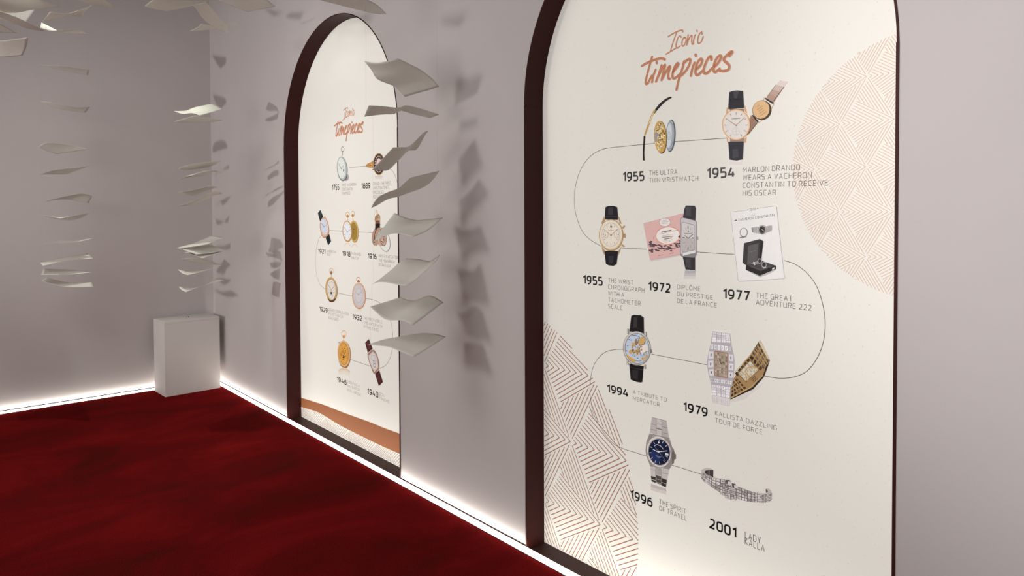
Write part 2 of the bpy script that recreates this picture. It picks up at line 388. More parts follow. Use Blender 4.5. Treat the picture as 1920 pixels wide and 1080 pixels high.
CC = [
 ([(72, 121.5), (118, 124), (167, 131), (165, 141)], 'u', [None, None, None, (118, 132)]),
 ([(73.3, 189.3), (112, 196), (168.9, 200), (160, 211.5)], 'u', [(94, 191.5), (142, 201), None, (112, 204)]),
 ([(71, 276), (100, 267.8), (166, 280), (106, 289)], 'u', [(82, 268.5), (142, 273.5), (138, 284), (88, 283)]),
 ([(74.4, 327), (125, 316.2), (172, 309.5), (124.4, 327)], 'u', [(98, 319.5), (154, 313), (150, 317.5), (99, 327)]),
 ([(80, 378.9), (148.9, 362.7), (172.9, 367.8), (165.6, 381)], 'u', [(115, 369.5), (162, 364), None, (122, 374)]),
 ([(75.6, 403), (113.3, 409.5), (170, 398.5), (131, 413.5)], 'u', [(94, 406), (142, 404), (150, 409), (102, 410)]),
 ([(76.3, 458), (111.9, 450), (173.3, 446.7), (122, 455.2)], 't', [(95, 455), (142, 450.5), (148, 453), (100, 455.8)]),
 ([(75.6, 492.6), (165, 474.8), (174.8, 485), (80, 498.5)], 't', [(120, 483.5), None, (128, 488), None]),
 ([(81.5, 504), (140, 506), (174, 510.4), (77, 514.8)], 't', [(110, 505), None, (128, 514.6), None]),
 ([(77, 526.7), (86.7, 520), (172, 529), (174.8, 537.5)], 't', [None, (128, 529.5), None, (122, 537.6)]),
]
LC = ['topmost sheet of the far left column, thin strip under the blurred shadow patch',
      'second sheet of the far left column, S-shaped and fading at its right end',
      'third sheet of the far left column, pale diamond with a bright right corner',
      'fourth sheet of the far left column, with its bright right tip raised',
      'fifth sheet of the far left column, wide dark right half and thin left edge',
      'sixth sheet of the far left column, shallow V shape',
      'seventh sheet of the far left column, faint thin sliver',
      'eighth sheet of the far left column, light bar rising to a bright right corner',
      'second lowest sheet of the far left column, flat darker bar',
      'lowest sheet of the far left column, folded with a bright lower edge']
column(CC, 5.0, LC, 'paper sheets of the far left column', .11)

TOP = [
 ([(-60, 8), (30, -22), (115, 13), (28, 24)], 'u', 3.0, [None, (80, 2), (70, 17), (-15, 20)], 'broad tan-grey underside at the top left edge of the picture', .16),
 ([(-40, 16), (66, 17), (50, 41), (-30, 30)], 't', 3.7, [(20, 24), None, None, None], 'pale pinkish sheet behind the dark curved one, top left', .12),
 ([(-30, 20), (28, 31), (88, 59), (20, 42)], 'u', 2.9, [(0, 21), (60, 46), (55, 54), None], 'dark curved sheet seen almost edge-on, sweeping down at top left', .2),
 ([(80, 41), (93, 22), (174, 9), (155, 32)], 'u', 3.6, [None, (130, 25), (160, 21), (124, 29.5)], 'small tan sheet with a pale green upturned tip, top left', .12),
 ([(118, -12), (180, -16), (214, 12), (206, 15)], 'u', 3.3, [None, None, None, (165, 7)], 'tan sheet pointing right, cut by the top edge of the picture', .14),
 ([(75, 52), (77.5, 42), (111, 59), (92, 57)], 't', 4.2, None, 'small white triangular sheet end beside the dark curved sheet', .12),
 ([(85, 58.5), (118, 56), (166, 65), (130, 62)], 'u', 4.0, [None, (150, 55.5), None, None], 'thin grey blade below the small white triangle', .12),
 ([(-60, 42), (-6, 41), (32, 62), (-20, 60)], 'u', 3.2, None, 'pinkish sheet tip entering from the left edge', .14),
 ([(-50, 76), (53, 70), (42, 104), (-40, 107)], 'u', 3.4, [(5, 76), (49, 90), (5, 107), None], 'large two-toned sheet at the left edge below the cluster', .17),
 ([(271, 12), (300, -3), (392, 1), (312, 21)], 'u', 3.9, [(284, 1), (340, 1), (352, 13), (290, 17)], 'wide tan sheet like a shallow V at the top, left of the corner', .14),
 ([(396, -6), (470, -24), (517, 12.5), (465, 23)], 'u', 3.7, [None, None, (492, 17), (428, 9)], 'bright tan sheet at the top, right of the corner', .14),
 ([(363, 10), (387, 4), (427, 48), (427, 63)], 'u', 3.8, [None, (406, 27), None, (388, 42)], 'dark sheet hanging steeply down in front of the corner', .16),
 ([(354, 59), (378, 44), (420, 50), (398, 55)], 'u', 4.3, [(370, 51), (398, 48), None, None], 'small tan sheet tip behind the steep dark sheet', .12),
 ([(424, 46), (438, 44.5), (454, 42), (428, 51)], 'u', 4.1, None, 'short dark blade to the right of the steep sheet', .12),
 ([(588, -3), (672, -8), (725, 27), (690, 23)], 'u', 3.2, [None, (705, 8), (706, 26), (638, 10)], 'long grey sheet with a light lower rim above the far arch', .12),
]
for pts, side, d, mids, lab, h in TOP:
    sheet(pts, d, side, lab, 'paper sheets of the upper cluster', mids, h, tilt=.42 if lab.startswith('dark') else 0)

# ------------------------------------------------------------------ printed posters (back-lit)
XP = D + DEP
class Art:
    WK = 1.2
    """flat print: shapes laid on the poster face, each layer a hair in front of the last"""
    def __init__(s, ox=0, oy=0, k=1): s.v = []; s.f = []; s.mi = []; s.mats = []; s.lay = 0; s.ox, s.oy, s.k = ox, oy, k; s.clip = None
    def P(s, x, y): q = on_x(s.ox + x / s.k, s.oy + y / s.k, XP); return (q.y, q.z)
    def m(s, hx):
        mt = print_mat(hx)
        if mt not in s.mats: s.mats.append(mt)
        return s.mats.index(mt)
    def X(s): return XP - .0006 - .00012 * s.lay
    def add(s, pts, hx):
        n = len(s.v); x = s.X(); s.v += [(x, *p) for p in pts]
        if len(pts) == 4 or len(pts) == 3: s.f.append(tuple(range(n, n + len(pts)))); s.mi.append(s.m(hx)); return
        for t in tessellate_polygon([[Vector((p[0], p[1], 0)) for p in pts]]): s.f.append(tuple(n + i for i in t)); s.mi.append(s.m(hx))
    def up(s, n=1): s.lay += n; return s
    def poly(s, hx, pts, up=1): s.lay += up; s.add([s.P(*p) for p in pts], hx)
    def blob(s, hx, pts, up=1): s.lay += up; s.add([s.P(*p) for p in smooth(pts, True)], hx)
    def ell(s, hx, c, rx, ry, rot=0, up=1, n=36):
        s.lay += up; s.add([s.P(*p) for p in ellp(c, rx, ry, rot, n)], hx)
    def line(s, hx, pts, wpx, up=0, closed=False):
        s.lay += up; ribbon(s, [s.P(*p) for p in pts], wpx / s.k * .00155 * s.WK, hx, closed)
    def oval(s, hx, c, rx, ry, wpx, rot=0, up=0, n=32): s.line(hx, ellp(c, rx, ry, rot, n), wpx, up, True)
    def build(s, name, parent, label=None):
        o = link_mesh(name, s.v, s.f, s.mats, parent, s.mi)
        if label: o['label'] = label
        return o
def ellp(c, rx, ry, rot=0, n=36):
    r = math.radians(rot); o = []
    for i in range(n):
        a = 2 * math.pi * i / n; x, y = rx * math.cos(a), ry * math.sin(a)
        o.append((c[0] + x * math.cos(r) - y * math.sin(r), c[1] + x * math.sin(r) + y * math.cos(r)))
    return o
def smooth(p, closed=False, n=6):
    o = []; N = len(p); rng = range(N) if closed else range(N - 1)
    for i in rng:
        g = lambda k: p[k % N] if closed else p[max(0, min(N - 1, k))]
        a, b, c, d = g(i - 1), g(i), g(i + 1), g(i + 2)
        for j in range(n):
            t = j / n
            o.append(tuple(.5 * (2 * b[k] + (c[k] - a[k]) * t + (2 * a[k] - 5 * b[k] + 4 * c[k] - d[k]) * t * t + (3 * b[k] - a[k] - 3 * c[k] + d[k]) * t ** 3) for k in (0, 1)))
    if not closed: o.append(p[-1])
    return o
def ribbon(s, p, w, hx, closed=False, cap=True):
    p = [Vector(q) for q in p]
    q = [p[0]]
    for a in p[1:]:
        if (a - q[-1]).length > 1e-6: q.append(a)
    p = q; n = len(p)
    if n < 2: return
    h = w / 2; x = s.X(); base = len(s.v); mi = s.m(hx)
    for i in range(n):
        if closed: d0 = (p[i] - p[i - 1]).normalized(); d1 = (p[(i + 1) % n] - p[i]).normalized()
        else:
            d1 = (p[min(i + 1, n - 1)] - p[min(i, n - 2)]).normalized(); d0 = (p[max(i, 1)] - p[max(i - 1, 0)]).normalized()
        t = (d0 + d1)
        t = t.normalized() if t.length > 1e-6 else d1
        nr = Vector((-t.y, t.x)); c = max(.5, abs(nr.dot(Vector((-d1.y, d1.x))))); off = nr * (h / c)
        s.v += [(x, *(p[i] + off)), (x, *(p[i] - off))]
    for i in range(n - 1 if not closed else n):
        a = base + 2 * i; b = base + 2 * ((i + 1) % n); s.f.append((a, a + 1, b + 1, b)); s.mi.append(mi)

# stroke alphabet: (width, strokes); a third number on a point rounds that corner
GL = {
 'A': (.62, [[(0, 0), (.31, 1), (.62, 0)], [(.1, .32), (.52, .32)]]),
 'B': (.56, [[(0, .53), (0, 1), (.5, 1, .2), (.5, .53, .2), (0, .53), (.56, .53, .22), (.56, 0, .22), (0, 0), (0, .53)]]),
 'C': (.54, [[(.54, 1), (0, 1, .28), (0, 0, .28), (.54, 0)]]),
 'D': (.6, [[(0, 0), (0, 1), (.6, 1, .32), (.6, 0, .32), (0, 0)]]),
 'E': (.48, [[(.48, 1), (0, 1), (0, 0), (.48, 0)], [(0, .52), (.43, .52)]]),
 'F': (.46, [[(.46, 1), (0, 1), (0, 0)], [(0, .5), (.42, .5)]]),
 'G': (.58, [[(.56, 1), (0, 1, .28), (0, 0, .28), (.58, 0, .05), (.58, .48), (.34, .48)]]),
 'H': (.58, [[(0, 0), (0, 1)], [(.58, 0), (.58, 1)], [(0, .52), (.58, .52)]]),
 'I': (.0, [[(0, 0), (0, 1)]]),
 'J': (.34, [[(.34, 1), (.34, 0, .2), (0, 0)]]),
 'K': (.55, [[(0, 0), (0, 1)], [(.52, 1), (.05, .52), (.55, 0)]]),
 'L': (.46, [[(0, 1), (0, 0), (.46, 0)]]),
 'M': (.74, [[(0, 0), (0, 1), (.37, .35), (.74, 1), (.74, 0)]]),
 'N': (.6, [[(0, 0), (0, 1), (.6, 0), (.6, 1)]]),
 'O': (.62, [[(.31, 1), (.62, 1, .3), (.62, 0, .3), (0, 0, .3), (0, 1, .3), (.31, 1)]]),
 'P': (.54, [[(0, 0), (0, 1), (.54, 1, .24), (.54, .46, .24), (0, .46)]]),
 'R': (.56, [[(0, 0), (0, 1), (.54, 1, .24), (.54, .47, .24), (0, .47)], [(.3, .47), (.57, 0)]]),
 'S': (.52, [[(.5, 1), (0, 1, .22), (0, .53, .2), (.52, .51, .2), (.52, 0, .24), (0, 0)]]),
 'T': (.56, [[(0, 1), (.56, 1)], [(.28, 1), (.28, 0)]]),
 'U': (.58, [[(0, 1), (0, 0, .28), (.58, 0, .28), (.58, 1)]]),
 'V': (.6, [[(0, 1), (.3, 0), (.6, 1)]]),
 'W': (.9, [[(0, 1), (.22, 0), (.45, .85), (.68, 0), (.9, 1)]]),
 'Y': (.58, [[(0, 1), (.29, .45), (.58, 1)], [(.29, .45), (.29, 0)]]),
 'Z': (.5, [[(0, 1), (.5, 1), (0, 0), (.5, 0)]]),
 '-': (.26, [[(0, .45), (.26, .45)]]),
 '0': (.56, [[(.28, 1), (.56, 1, .28), (.56, 0, .28), (0, 0, .28), (0, 1, .28), (.28, 1)]]),
 '1': (.3, [[(0, .8), (.3, 1), (.3, 0)]]),
 '2': (.52, [[(.02, .96), (.5, 1.02, .24), (.5, .55, .2), (0, .02), (0, 0), (.53, 0)]]),
 '3': (.52, [[(.02, 1), (.5, 1, .22), (.5, .54, .2), (.14, .54)], [(.14, .54), (.54, .54, .22), (.54, 0, .24), (0, 0)]]),
 '4': (.6, [[(.3, 1), (0, .27), (.62, .27)], [(.46, .58), (.46, 0)]]),
 '5': (.52, [[(.5, 1), (.05, 1), (.03, .56), (.54, .58, .24), (.54, 0, .26), (0, 0)]]),
 '6': (.55, [[(.48, 1), (.0, .93, .45), (0, 0, .27), (.55, 0, .27), (.55, .61, .27), (0, .61, .2), (0, .42)]]),
 '7': (.52, [[(0, 1), (.54, 1), (.2, 0)]]),
 '8': (.54, [[(.27, .54), (.5, .54, .2), (.5, 1, .22), (.04, 1, .22), (.04, .54, .2), (.27, .54)], [(.27, .54), (.56, .54, .24), (.56, 0, .24), (-.02, 0, .24), (-.02, .54, .24), (.27, .54)]]),
}
GL['9'] = (.55, [[(.55 - p[0], 1 - p[1]) + tuple(p[2:]) for p in GL['6'][1][0]]])
GL['Ô'] = (.62, GL['O'][1] + [[(.18, 1.14), (.31, 1.28), (.44, 1.14)]])
def rounded(st):
    o = []
    for i, p in enumerate(st):
        if len(p) == 3 and 0 < i < len(st) - 1:
            b = Vector(p[:2]); a = Vector(st[i - 1][:2]); c = Vector(st[i + 1][:2])
            r = min(p[2], (a - b).length * .98, (c - b).length * .98)
            s0 = b + (a - b).normalized() * r; s1 = b + (c - b).normalized() * r
            for k in range(6):
                t = k / 5; q = s0 * (1 - t) ** 2 + b * (2 * t * (1 - t)) + s1 * t * t
                # pull outwards a little: nearer to a circular corner
                q = q + (b - q) * (.12 * math.sin(math.pi * t)); o.append((q.x, q.y))
        else: o.append(tuple(p[:2]))
    return o
GAP = .17
def gap(th): return .04 if th > .15 else GAP
def text_width(s, th=0):
    x = 0
    for ch in s: x += (.30 if ch == ' ' else GL[ch][0] + gap(th) + th)
    return x - gap(th) - th
def put_text(art, s, origin, sx, sy, t, hx, gp):
    """origin (y,z) of the baseline start; sx/sy metres per unit; t stroke width in metres; gp letter gap in units"""
    x = 0
    for ch in s:
        if ch == ' ': x += .34 * sx; continue
        wd, strokes = GL[ch]
        for k, st in enumerate(strokes):
            art.lay = k % 2
            ribbon(art, [(origin[0] - (x + t / 2 + px * sx), origin[1] + t / 2 + py * (sy - t)) for px, py in rounded(st)], t, hx)
        x += (wd + gp) * sx + t
def block(parent, name, lines, x0, ytop, ybase, xr, wl=0, ylast=None, bold=False, hx='3a3634'):
    a = Art(); th = .185 if bold else .092
    lt = on_x(x0, ytop, XP); lb = on_x(x0, ybase, XP)
    H = lt.z - lb.z
    last = on_x(x0, ylast, XP).z if ylast else lb.z
    # the right end sits on the same level as that line's baseline
    t = th * H * .93; gp = .15 if bold else .24; ln = lines[wl]; k = [c for c in ln if c != ' ']
    sx = ((lb.y - on_x(xr, 400, XP).y) - len(k) * t) / (sum(GL[c][0] + gp for c in k) - gp + .34 * ln.count(' '))
    pitch = (lb.z - last) / max(1, len(lines) - 1)
    for i, ln in enumerate(lines): put_text(a, ln, (lb.y, lb.z - i * pitch), sx, H, t, hx, gp)
    return a.build(name, parent)

# ---- triangle pattern: lattice of rhombi, each with a kite of chevrons and two hatched triangles
def clip_seg(a, b, inside, n=24):
    """longest inside run of the segment"""
    ts = [i / n for i in range(n + 1)]; ok = [inside(a + (b - a) * t) for t in ts]
    if all(ok): return (a, b)
    runs = []; st = None
    for i, k in enumerate(ok):
        if k and st is None: st = i
        if (not k or i == n) and st is not None: runs.append((st, i if k else i - 1)); st = None
    if not runs: return None
    r = max(runs, key=lambda q: q[1] - q[0])
    def refine(i, j):
        u, v = ts[i], ts[j]
        for _ in range(8):
            m = (u + v) / 2
            if inside(a + (b - a) * m): u = m
            else: v = m
        return u
    t0 = ts[r[0]] if r[0] == 0 else refine(r[0], r[0] - 1); t1 = ts[r[1]] if r[1] == n else refine(r[1], r[1] + 1)
    return (a + (b - a) * t0, a + (b - a) * t1) if t1 - t0 > 1e-3 else None
def pattern(parent, origin, ca, cb, inside, hx, wline, bounds, nk=9, nt=7, name='triangle_pattern', label=None):
    """origin: a node (y,z); ca: column step, cb: row step (metres)"""
    art = Art(); o = Vector(origin)
    def seg(a, b):
        r = clip_seg(a, b, inside)
        if r: ribbon(art, [r[0], r[1]], wline, hx)
    for i in range(-8, 9):
        for j in range(-9, 10):
            Ln = o + Vector((-i * ca, j * cb + (cb / 2 if i % 2 else 0)))
            if not (bounds[0] - ca * 2 < Ln.x < bounds[1] + ca * 2 and bounds[2] - cb < Ln.y < bounds[3] + cb): continue
            N = Ln + Vector((-ca, cb / 2)); S = Ln + Vector((-ca, -cb / 2)); R = Ln + Vector((-2 * ca, 0))
            T1 = Ln.lerp(N, .52); T2 = Ln.lerp(S, .52)
            for k in range(nk):
                t = (k + .75) / (nk + .0); t = min(t, .97)
                ap = Ln.lerp(R, t); e1 = Ln.lerp(T1, t); e2 = Ln.lerp(T2, t)
                e1 = e1.lerp(ap, .05); e2 = e2.lerp(ap, .05)
                seg(e1, ap); seg(ap, e2)
            for Q, T in ((N, T1), (S, T2)):
                for k in range(nt):
                    t = (k + .45) / nt * .93
                    a = Q.lerp(T, t); b = R.lerp(T, t); c = (a + b) / 2
                    seg(a.lerp(c, .05), b.lerp(c, .05))
    return art.build(name, parent, label)

def board(parent, yc):
    hw = HN - .0072; zs = ZS + .0015; pl = arch(yc, hw, zs, .0052, 64); n = len(pl)
    v = [(XP, y, z) for y, z in pl] + [(XP + .008, y, z) for y, z in pl]
    def o(t):
        a, b, c = [Vector(pl[i]) for i in t]; return t if (b - a).cross(c - a) < 0 else (t[0], t[2], t[1])
    tri = tessellate_polygon([[Vector((y, z, 0)) for y, z in pl]])
    f = [tuple(o(t)) for t in tri] + [tuple(i + n for i in reversed(o(t))) for t in tri]
    for i in range(n): j = (i + 1) % n; f.append((i, j, j + n, i + n))
    return link_mesh('print_panel', v, f, print_mat('dddad1', True), parent)

TITLE = dict(k=5.333, ox=1150, oy=30)
THIN = [[(550, 205), (610, 170), (660, 148), (690, 143), (695, 160)], [(632, 170), (610, 230), (590, 290), (572, 355)], [(528, 382), (575, 355), (620, 325), (640, 318)],
 [(680, 212), (668, 200), (650, 215), (633, 265), (628, 300), (640, 320), (670, 300)], [(715, 215), (700, 225), (688, 260), (690, 295), (705, 298), (725, 262), (728, 225), (715, 215)],
 [(750, 190), (735, 290)], [(737, 285), (755, 235), (775, 200), (788, 200), (785, 240), (790, 280), (800, 275)], [(820, 190), (805, 240), (803, 280)], [(838, 144), (840, 154)],
 [(888, 182), (885, 162), (868, 175), (850, 215), (846, 260), (860, 275), (885, 250), (900, 208)]]
THICK = [[(390, 410), (375, 460), (345, 570), (325, 660), (335, 680), (355, 660), (385, 600)], [(288, 500), (350, 465), (420, 438), (480, 425), (518, 435)],
 [(425, 540), (402, 600), (390, 662)], [(435, 460), (438, 472)], [(485, 495), (465, 560), (430, 655)], [(432, 650), (475, 560), (512, 495), (520, 505), (500, 575), (485, 640)],
 [(488, 635), (530, 560), (560, 508), (570, 515), (555, 570), (553, 620), (568, 630)],
 [(600, 560), (640, 510), (655, 482), (640, 476), (612, 520), (596, 580), (597, 615), (614, 625), (650, 600), (685, 565)],
 [(712, 455), (690, 540), (655, 650), (635, 738)], [(700, 480), (745, 440), (772, 436), (768, 475), (735, 540), (690, 590), (662, 600)],
 [(816, 470), (795, 525), (778, 598)], [(826, 388), (830, 400)],
 [(840, 530), (878, 490), (893, 445), (875, 432), (845, 470), (828, 530), (828, 578), (850, 590), (895, 550)],
 [(985, 438), (980, 405), (955, 420), (925, 480), (908, 540), (915, 573), (945, 570), (990, 525)],
 [(1020, 505), (1060, 460), (1082, 412), (1068, 398), (1035, 430), (1012, 490), (1008, 545), (1025, 562), (1065, 530)],
 [(1165, 402), (1192, 366), (1182, 358), (1150, 385), (1115, 420), (1112, 445), (1150, 480), (1165, 510), (1150, 540), (1110, 552), (1070, 550)]]
def title(parent, xf=None):
    a = Art(**TITLE)
    for strokes, wd, hx in ((THIN, .0056, 'bf8460'), (THICK, .0100, 'be7c58')):
        for st in strokes:
            pts = [a.P(*p) for p in smooth(st, False, 5)]
            if xf: pts = [xf(p) for p in pts]
            ribbon(a, pts, wd * (xf.k if xf else 1), hx)
            for e, nx in ((pts[0], pts[1]), (pts[-1], pts[-2])):
                r = wd / 2 * (xf.k if xf else 1); d = math.atan2(e[1] - nx[1], e[0] - nx[0]); a.add([(e[0] + r * math.cos(d + q * math.pi / 6 - math.pi / 2), e[1] + r * math.sin(d + q * math.pi / 6 - math.pi / 2)) for q in range(7)], hx)
            a.lay += 1
    return a.build('title_lettering', parent, 'rust-coloured brush lettering')
def ticks(a, hx, c, rx, ry, n, r0, r1, wd, rot=0, up=1, skip=()):
    a.up(up)
    for i in range(n):
        if i in skip: continue
        t = 2 * math.pi * i / n - math.pi / 2 + math.radians(rot)
        a.line(hx, [(c[0] + rx * r0 * math.cos(t), c[1] + ry * r0 * math.sin(t)), (c[0] + rx * r1 * math.cos(t), c[1] + ry * r1 * math.sin(t))], wd)
def specks(a, cols, c, rx, ry, n, s, seed=1, up=1):
    rg = random.Random(seed); a.up(up)
    for i in range(n):
        t = rg.uniform(0, 6.283); r = math.sqrt(rg.random()) * .9; x = c[0] + rx * r * math.cos(t); y = c[1] + ry * r * math.sin(t)
        q = s * rg.uniform(.5, 1.3); a.poly(rg.choice(cols), [(x - q, y - q * .7), (x + q, y - q * .9), (x + q * .8, y + q), (x - q * .9, y + q * .8)], up=.02)
def gems(a, quad, nc, nr, light, dark, fr=.72, up=1, seed=3, mark=True):
    """grid of stones across a four-cornered patch (tl,tr,br,bl)"""
    rg = random.Random(seed); tl, tr, br, bl = [Vector(p) for p in quad]; a.up(up)
    for i in range(nc):
        for j in range(nr):
            g = lambda u, v: (tl.lerp(tr, u)).lerp(bl.lerp(br, u), v)
            u0, u1, v0, v1 = (i + .5 - fr / 2) / nc, (i + .5 + fr / 2) / nc, (j + .5 - fr / 2) / nr, (j + .5 + fr / 2) / nr
            a.poly(rg.choice(light), [tuple(g(u0, v0)), tuple(g(u1, v0)), tuple(g(u1, v1)), tuple(g(u0, v1))], up=0)
            if not mark: continue
            um, vm = (u0 + u1) / 2, (v0 + v1) / 2; q = .16
            a.up(.5); a.poly(rg.choice(dark), [tuple(g(um - q / nc * .6, vm - q / nr)), tuple(g(um + q / nc * .6, vm - q / nr)), tuple(g(um + q / nc * .3, vm + q / nr)), tuple(g(um - q / nc * .6, vm + q / nr))], up=0); a.up(-.5)

# ================= near poster
def near_poster():
    t = empty('timeline_poster', (XP, Y2, 0))
    tag(t, 'large near arched poster of wristwatches dated 1954 to 2001 under a rust title', 'poster', 'backlit arched posters')
    board(t, Y2)
    # patterns
    n0 = on_x(1626.8, 312.4, XP); n1 = on_x(1626.8, 143, XP); n2 = on_x(1577.7, 234, XP); n3 = on_x(1529.6, 317, XP)
    ca = (n3.y - n0.y) / 2; cb = (n1.z - n0.z)
    cpts = [on_x(*p, XP) for p in [(1605, 102), (1542.6, 163), (1488.7, 314.8), (1508.9, 425.5), (1557, 488), (1624.4, 531.5), (1677.4, 555.6)]]
    def circ(ps):
        import numpy as np
        Am = np.array([[p.y, p.z, 1] for p in ps]); bb = np.array([-(p.y ** 2 + p.z ** 2) for p in ps])
        s = np.linalg.lstsq(Am, bb, rcond=None)[0]; cy, cz = -s[0] / 2, -s[1] / 2; return cy, cz, math.sqrt(cy * cy + cz * cz - s[2])
    cy, cz, cr = circ(cpts)
    ye = Y2 - HN + .0095
    pattern(t, (n0.y, n0.z), ca, cb, lambda p: (p.x - cy) ** 2 + (p.y - cz) ** 2 < cr * cr and p.x > ye, 'cfa892', .0017, (ye, cy + cr, cz - cr, cz + cr), 10, 8, label='thin pale copper hatching of triangles in a half circle')
    g0 = on_x(1073, 831, XP); g1 = on_x(1022.4, 685, XP); g2 = on_x(1022.8, 937.4, XP); g3 = on_x(1130.4, 990.6, XP)
    ca2 = ((g1.y + g2.y) / 2 - g3.y) / 2; cb2 = (g1.z - g2.z)
    c2 = circ([on_x(*p, XP) for p in [(1046.3, 623.7), (1107.7, 705.6), (1123.4, 728.5), (1169, 838), (1181, 877.8), (1193.9, 960.7), (1196.5, 1007.4), (1193.9, 1074.8)]])
    yl = Y2 + HN - .0095
    pattern(t, (g0.y, (g1.z + g2.z) / 2), ca2, cb2, lambda p: (p.x - c2[0]) ** 2 + (p.y - c2[1]) ** 2 < c2[2] ** 2 and p.x < yl and p.y > .008, '9c5f3e', .0034, (c2[0] - c2[2], yl, 0, c2[1] + c2[2]), 10, 8, label='bold rust hatching of triangles in a quarter circle')
    # timeline
    loops = [[(1362, 259), (1268, 265.5), (1205, 271), (1150, 276.5), (1127, 281), (1105, 295), (1088, 320), (1079, 350), (1077, 377), (1080, 402), (1090, 430), (1105, 448), (1128, 462)],
             [(1165, 465), (1213, 467.5)], [(1305, 472.5), (1377, 477)],
             [(1470, 488.5), (1490, 495), (1511, 510), (1528, 531), (1540, 560), (1547, 598), (1545, 635), (1534, 668), (1514, 695), (1488, 707), (1460, 709), (1434, 705)],
             [(1329, 684.5), (1222, 664)], [(1169, 655), (1152, 655.5), (1133, 661.5), (1118, 677), (1110, 696), (1106.5, 722), (1107.5, 748), (1113, 775), (1126, 802), (1147, 829), (1168, 841), (1190, 848), (1213, 855.5)], [(1260, 872), (1316, 889.5)]]
    for q in loops:
        a = Art(); ribbon(a, [a.P(*p) for p in smooth(q, False, 6)], .0019, '4b4744'); a.build('timeline_line', t)
    title(t)
    for yr, x0, yt, yb, xr, hx in [('1955', 1167.5, 322.8, 341, 1208, '3c3836'), ('1954', 1325, 315.2, 335.3, 1378, '514c4c'), ('1955', 1093, 515.6, 532.3, 1129.7, '262322'),
        ('1972', 1215.2, 527.8, 545.2, 1257.6, '262322'), ('1977', 1355, 541, 560.2, 1406.2, '2e2b2a'), ('1994', 1138, 719.8, 735.3, 1178.2, '141212'), ('1979', 1280.7, 753.3, 771, 1327.7, '141212'),
        ('1996', 1181.7, 917.8, 935, 1223.9, '100e0e'), ('2001', 1330, 970.6, 989.7, 1382.8, '100e0e')]:
        block(t, 'year_lettering', [yr], x0, yt, yb, xr, bold=True, hx=hx)
    for ls, x0, yt, yb, xr, wl, yl_ in [
        (['THE ULTRA', 'THIN WRISTWATCH'], 1217.4, 320.2, 329, 1309.3, 1, 342.5),
        (['MARLON BRANDO', 'WEARS A VACHERON', 'CONSTANTIN TO RECEIVE', 'HIS OSCAR'], 1392.8, 313.6, 323.5, 1552.5, 2, 367),
        (['THE WRIST', 'CHRONOGRAPH', 'WITH A', 'TACHOMETER', 'SCALE'], 1140.5, 521.1, 529.3, 1208.3, 1, 577.9),
        (['DIPLÔME', 'DU PRESTIGE', 'DE LA FRANCE'], 1269.8, 533.5, 541.7, 1344.5, 2, 568),
        (['THE GREAT', 'ADVENTURE 222'], 1417.7, 548.5, 558.5, 1522.7, 1, 571.2),
        (['A TRIBUTE TO', 'MERCATOR'], 1187, 730.9, 737.9, 1250.2, 0, 749.9),
        (['KALLISTA DAZZLING', 'TOUR DE FORCE'], 1341, 769.7, 778.2, 1458.5, 0, 791.7),
        (['THE SPIRIT', 'OF TRAVEL'], 1236.4, 935.6, 944.7, 1288.6, 1, 956.7),
        (['LADY', 'KALLA'], 1396.7, 996, 1008.6, 1436.4, 1, 1020.3)]:
        block(t, 'caption_lettering', ls, x0, yt, yb, xr, wl, yl_, hx='4a4543')
    N = 'watch_picture'
    # ultra-thin watch
    a = Art(1190, 170, 7.71)
    a.blob('2c2725', [(505, 90), (536, 102), (440, 165), (330, 280), (288, 332), (275, 318), (290, 280), (360, 190), (430, 130)])
    a.blob('c09a4e', [(275, 288), (305, 285), (262, 372), (222, 480), (185, 580), (155, 650), (140, 648), (150, 600), (185, 500), (228, 385)])
    a.blob('e8d4a0', [(262, 330), (270, 332), (215, 470), (208, 465)])
    a.poly('282322', [(132, 655), (158, 655), (150, 750), (142, 900), (147, 1015), (118, 1003), (118, 850), (128, 740)])
    a.ell('59626a', (522, 652), 72, 235, 3); a.ell('a9b2ba', (512, 650), 62, 222, 3); a.oval('5f686f', (508, 650), 52, 200, 6, 3, up=1); a.ell('ccd2d6', (500, 650), 38, 175, 3); a.oval('8d959b', (500, 655), 20, 60, 6, 0, up=1)
    a.ell('6d5122', (382, 675), 88, 238, -3); a.ell('cda048', (372, 668), 88, 232, -3)
    specks(a, ['8a6a2c', 'e6c878', '5e4a28', 'd9d2cc', 'b8903c', 'f0dca0'], (372, 668), 80, 215, 230, 10, 5)
    a.blob('9a96a0', [(310, 590), (335, 620), (330, 720), (310, 740), (295, 660)]); a.build(N, t, 'thin watch shown edge-on beside a gold movement and a silver case back')
    # 1954
    a = Art(1360, 150, 6.75)
    for i, hx in enumerate(('b08c7a', 'b9998a', 'c8b0a4', 'd6c8c0')):
        f0, f1 = i / 4, (i + 1) / 4; g = lambda p, q, f: (p[0] + (q[0] - p[0]) * f, p[1] + (q[1] - p[1]) * f)
        A0, B0, A1, B1 = (512, 238), (610, 290), (690, 5), (800, 20)
        a.poly(hx, [g(A0, A1, f0), g(B0, B1, f0), g(B0, B1, f1), g(A0, A1, f1)], up=1 if i == 0 else 0)
    a.line('5a4640', [(530, 212), (640, 62)], 5, up=1); a.line('4a3833', [(612, 268), (745, 85)], 7)
    a.poly('9a7664', [(325, 445), (415, 530), (290, 692), (268, 700), (300, 520)]); a.line('4f3b33', [(405, 545), (300, 680)], 7, up=1)
    a.poly('3a3230', [(335, 448), (350, 440), (425, 525), (412, 540)]); a.poly('3a3230', [(498, 238), (512, 225), (618, 290), (603, 306)])
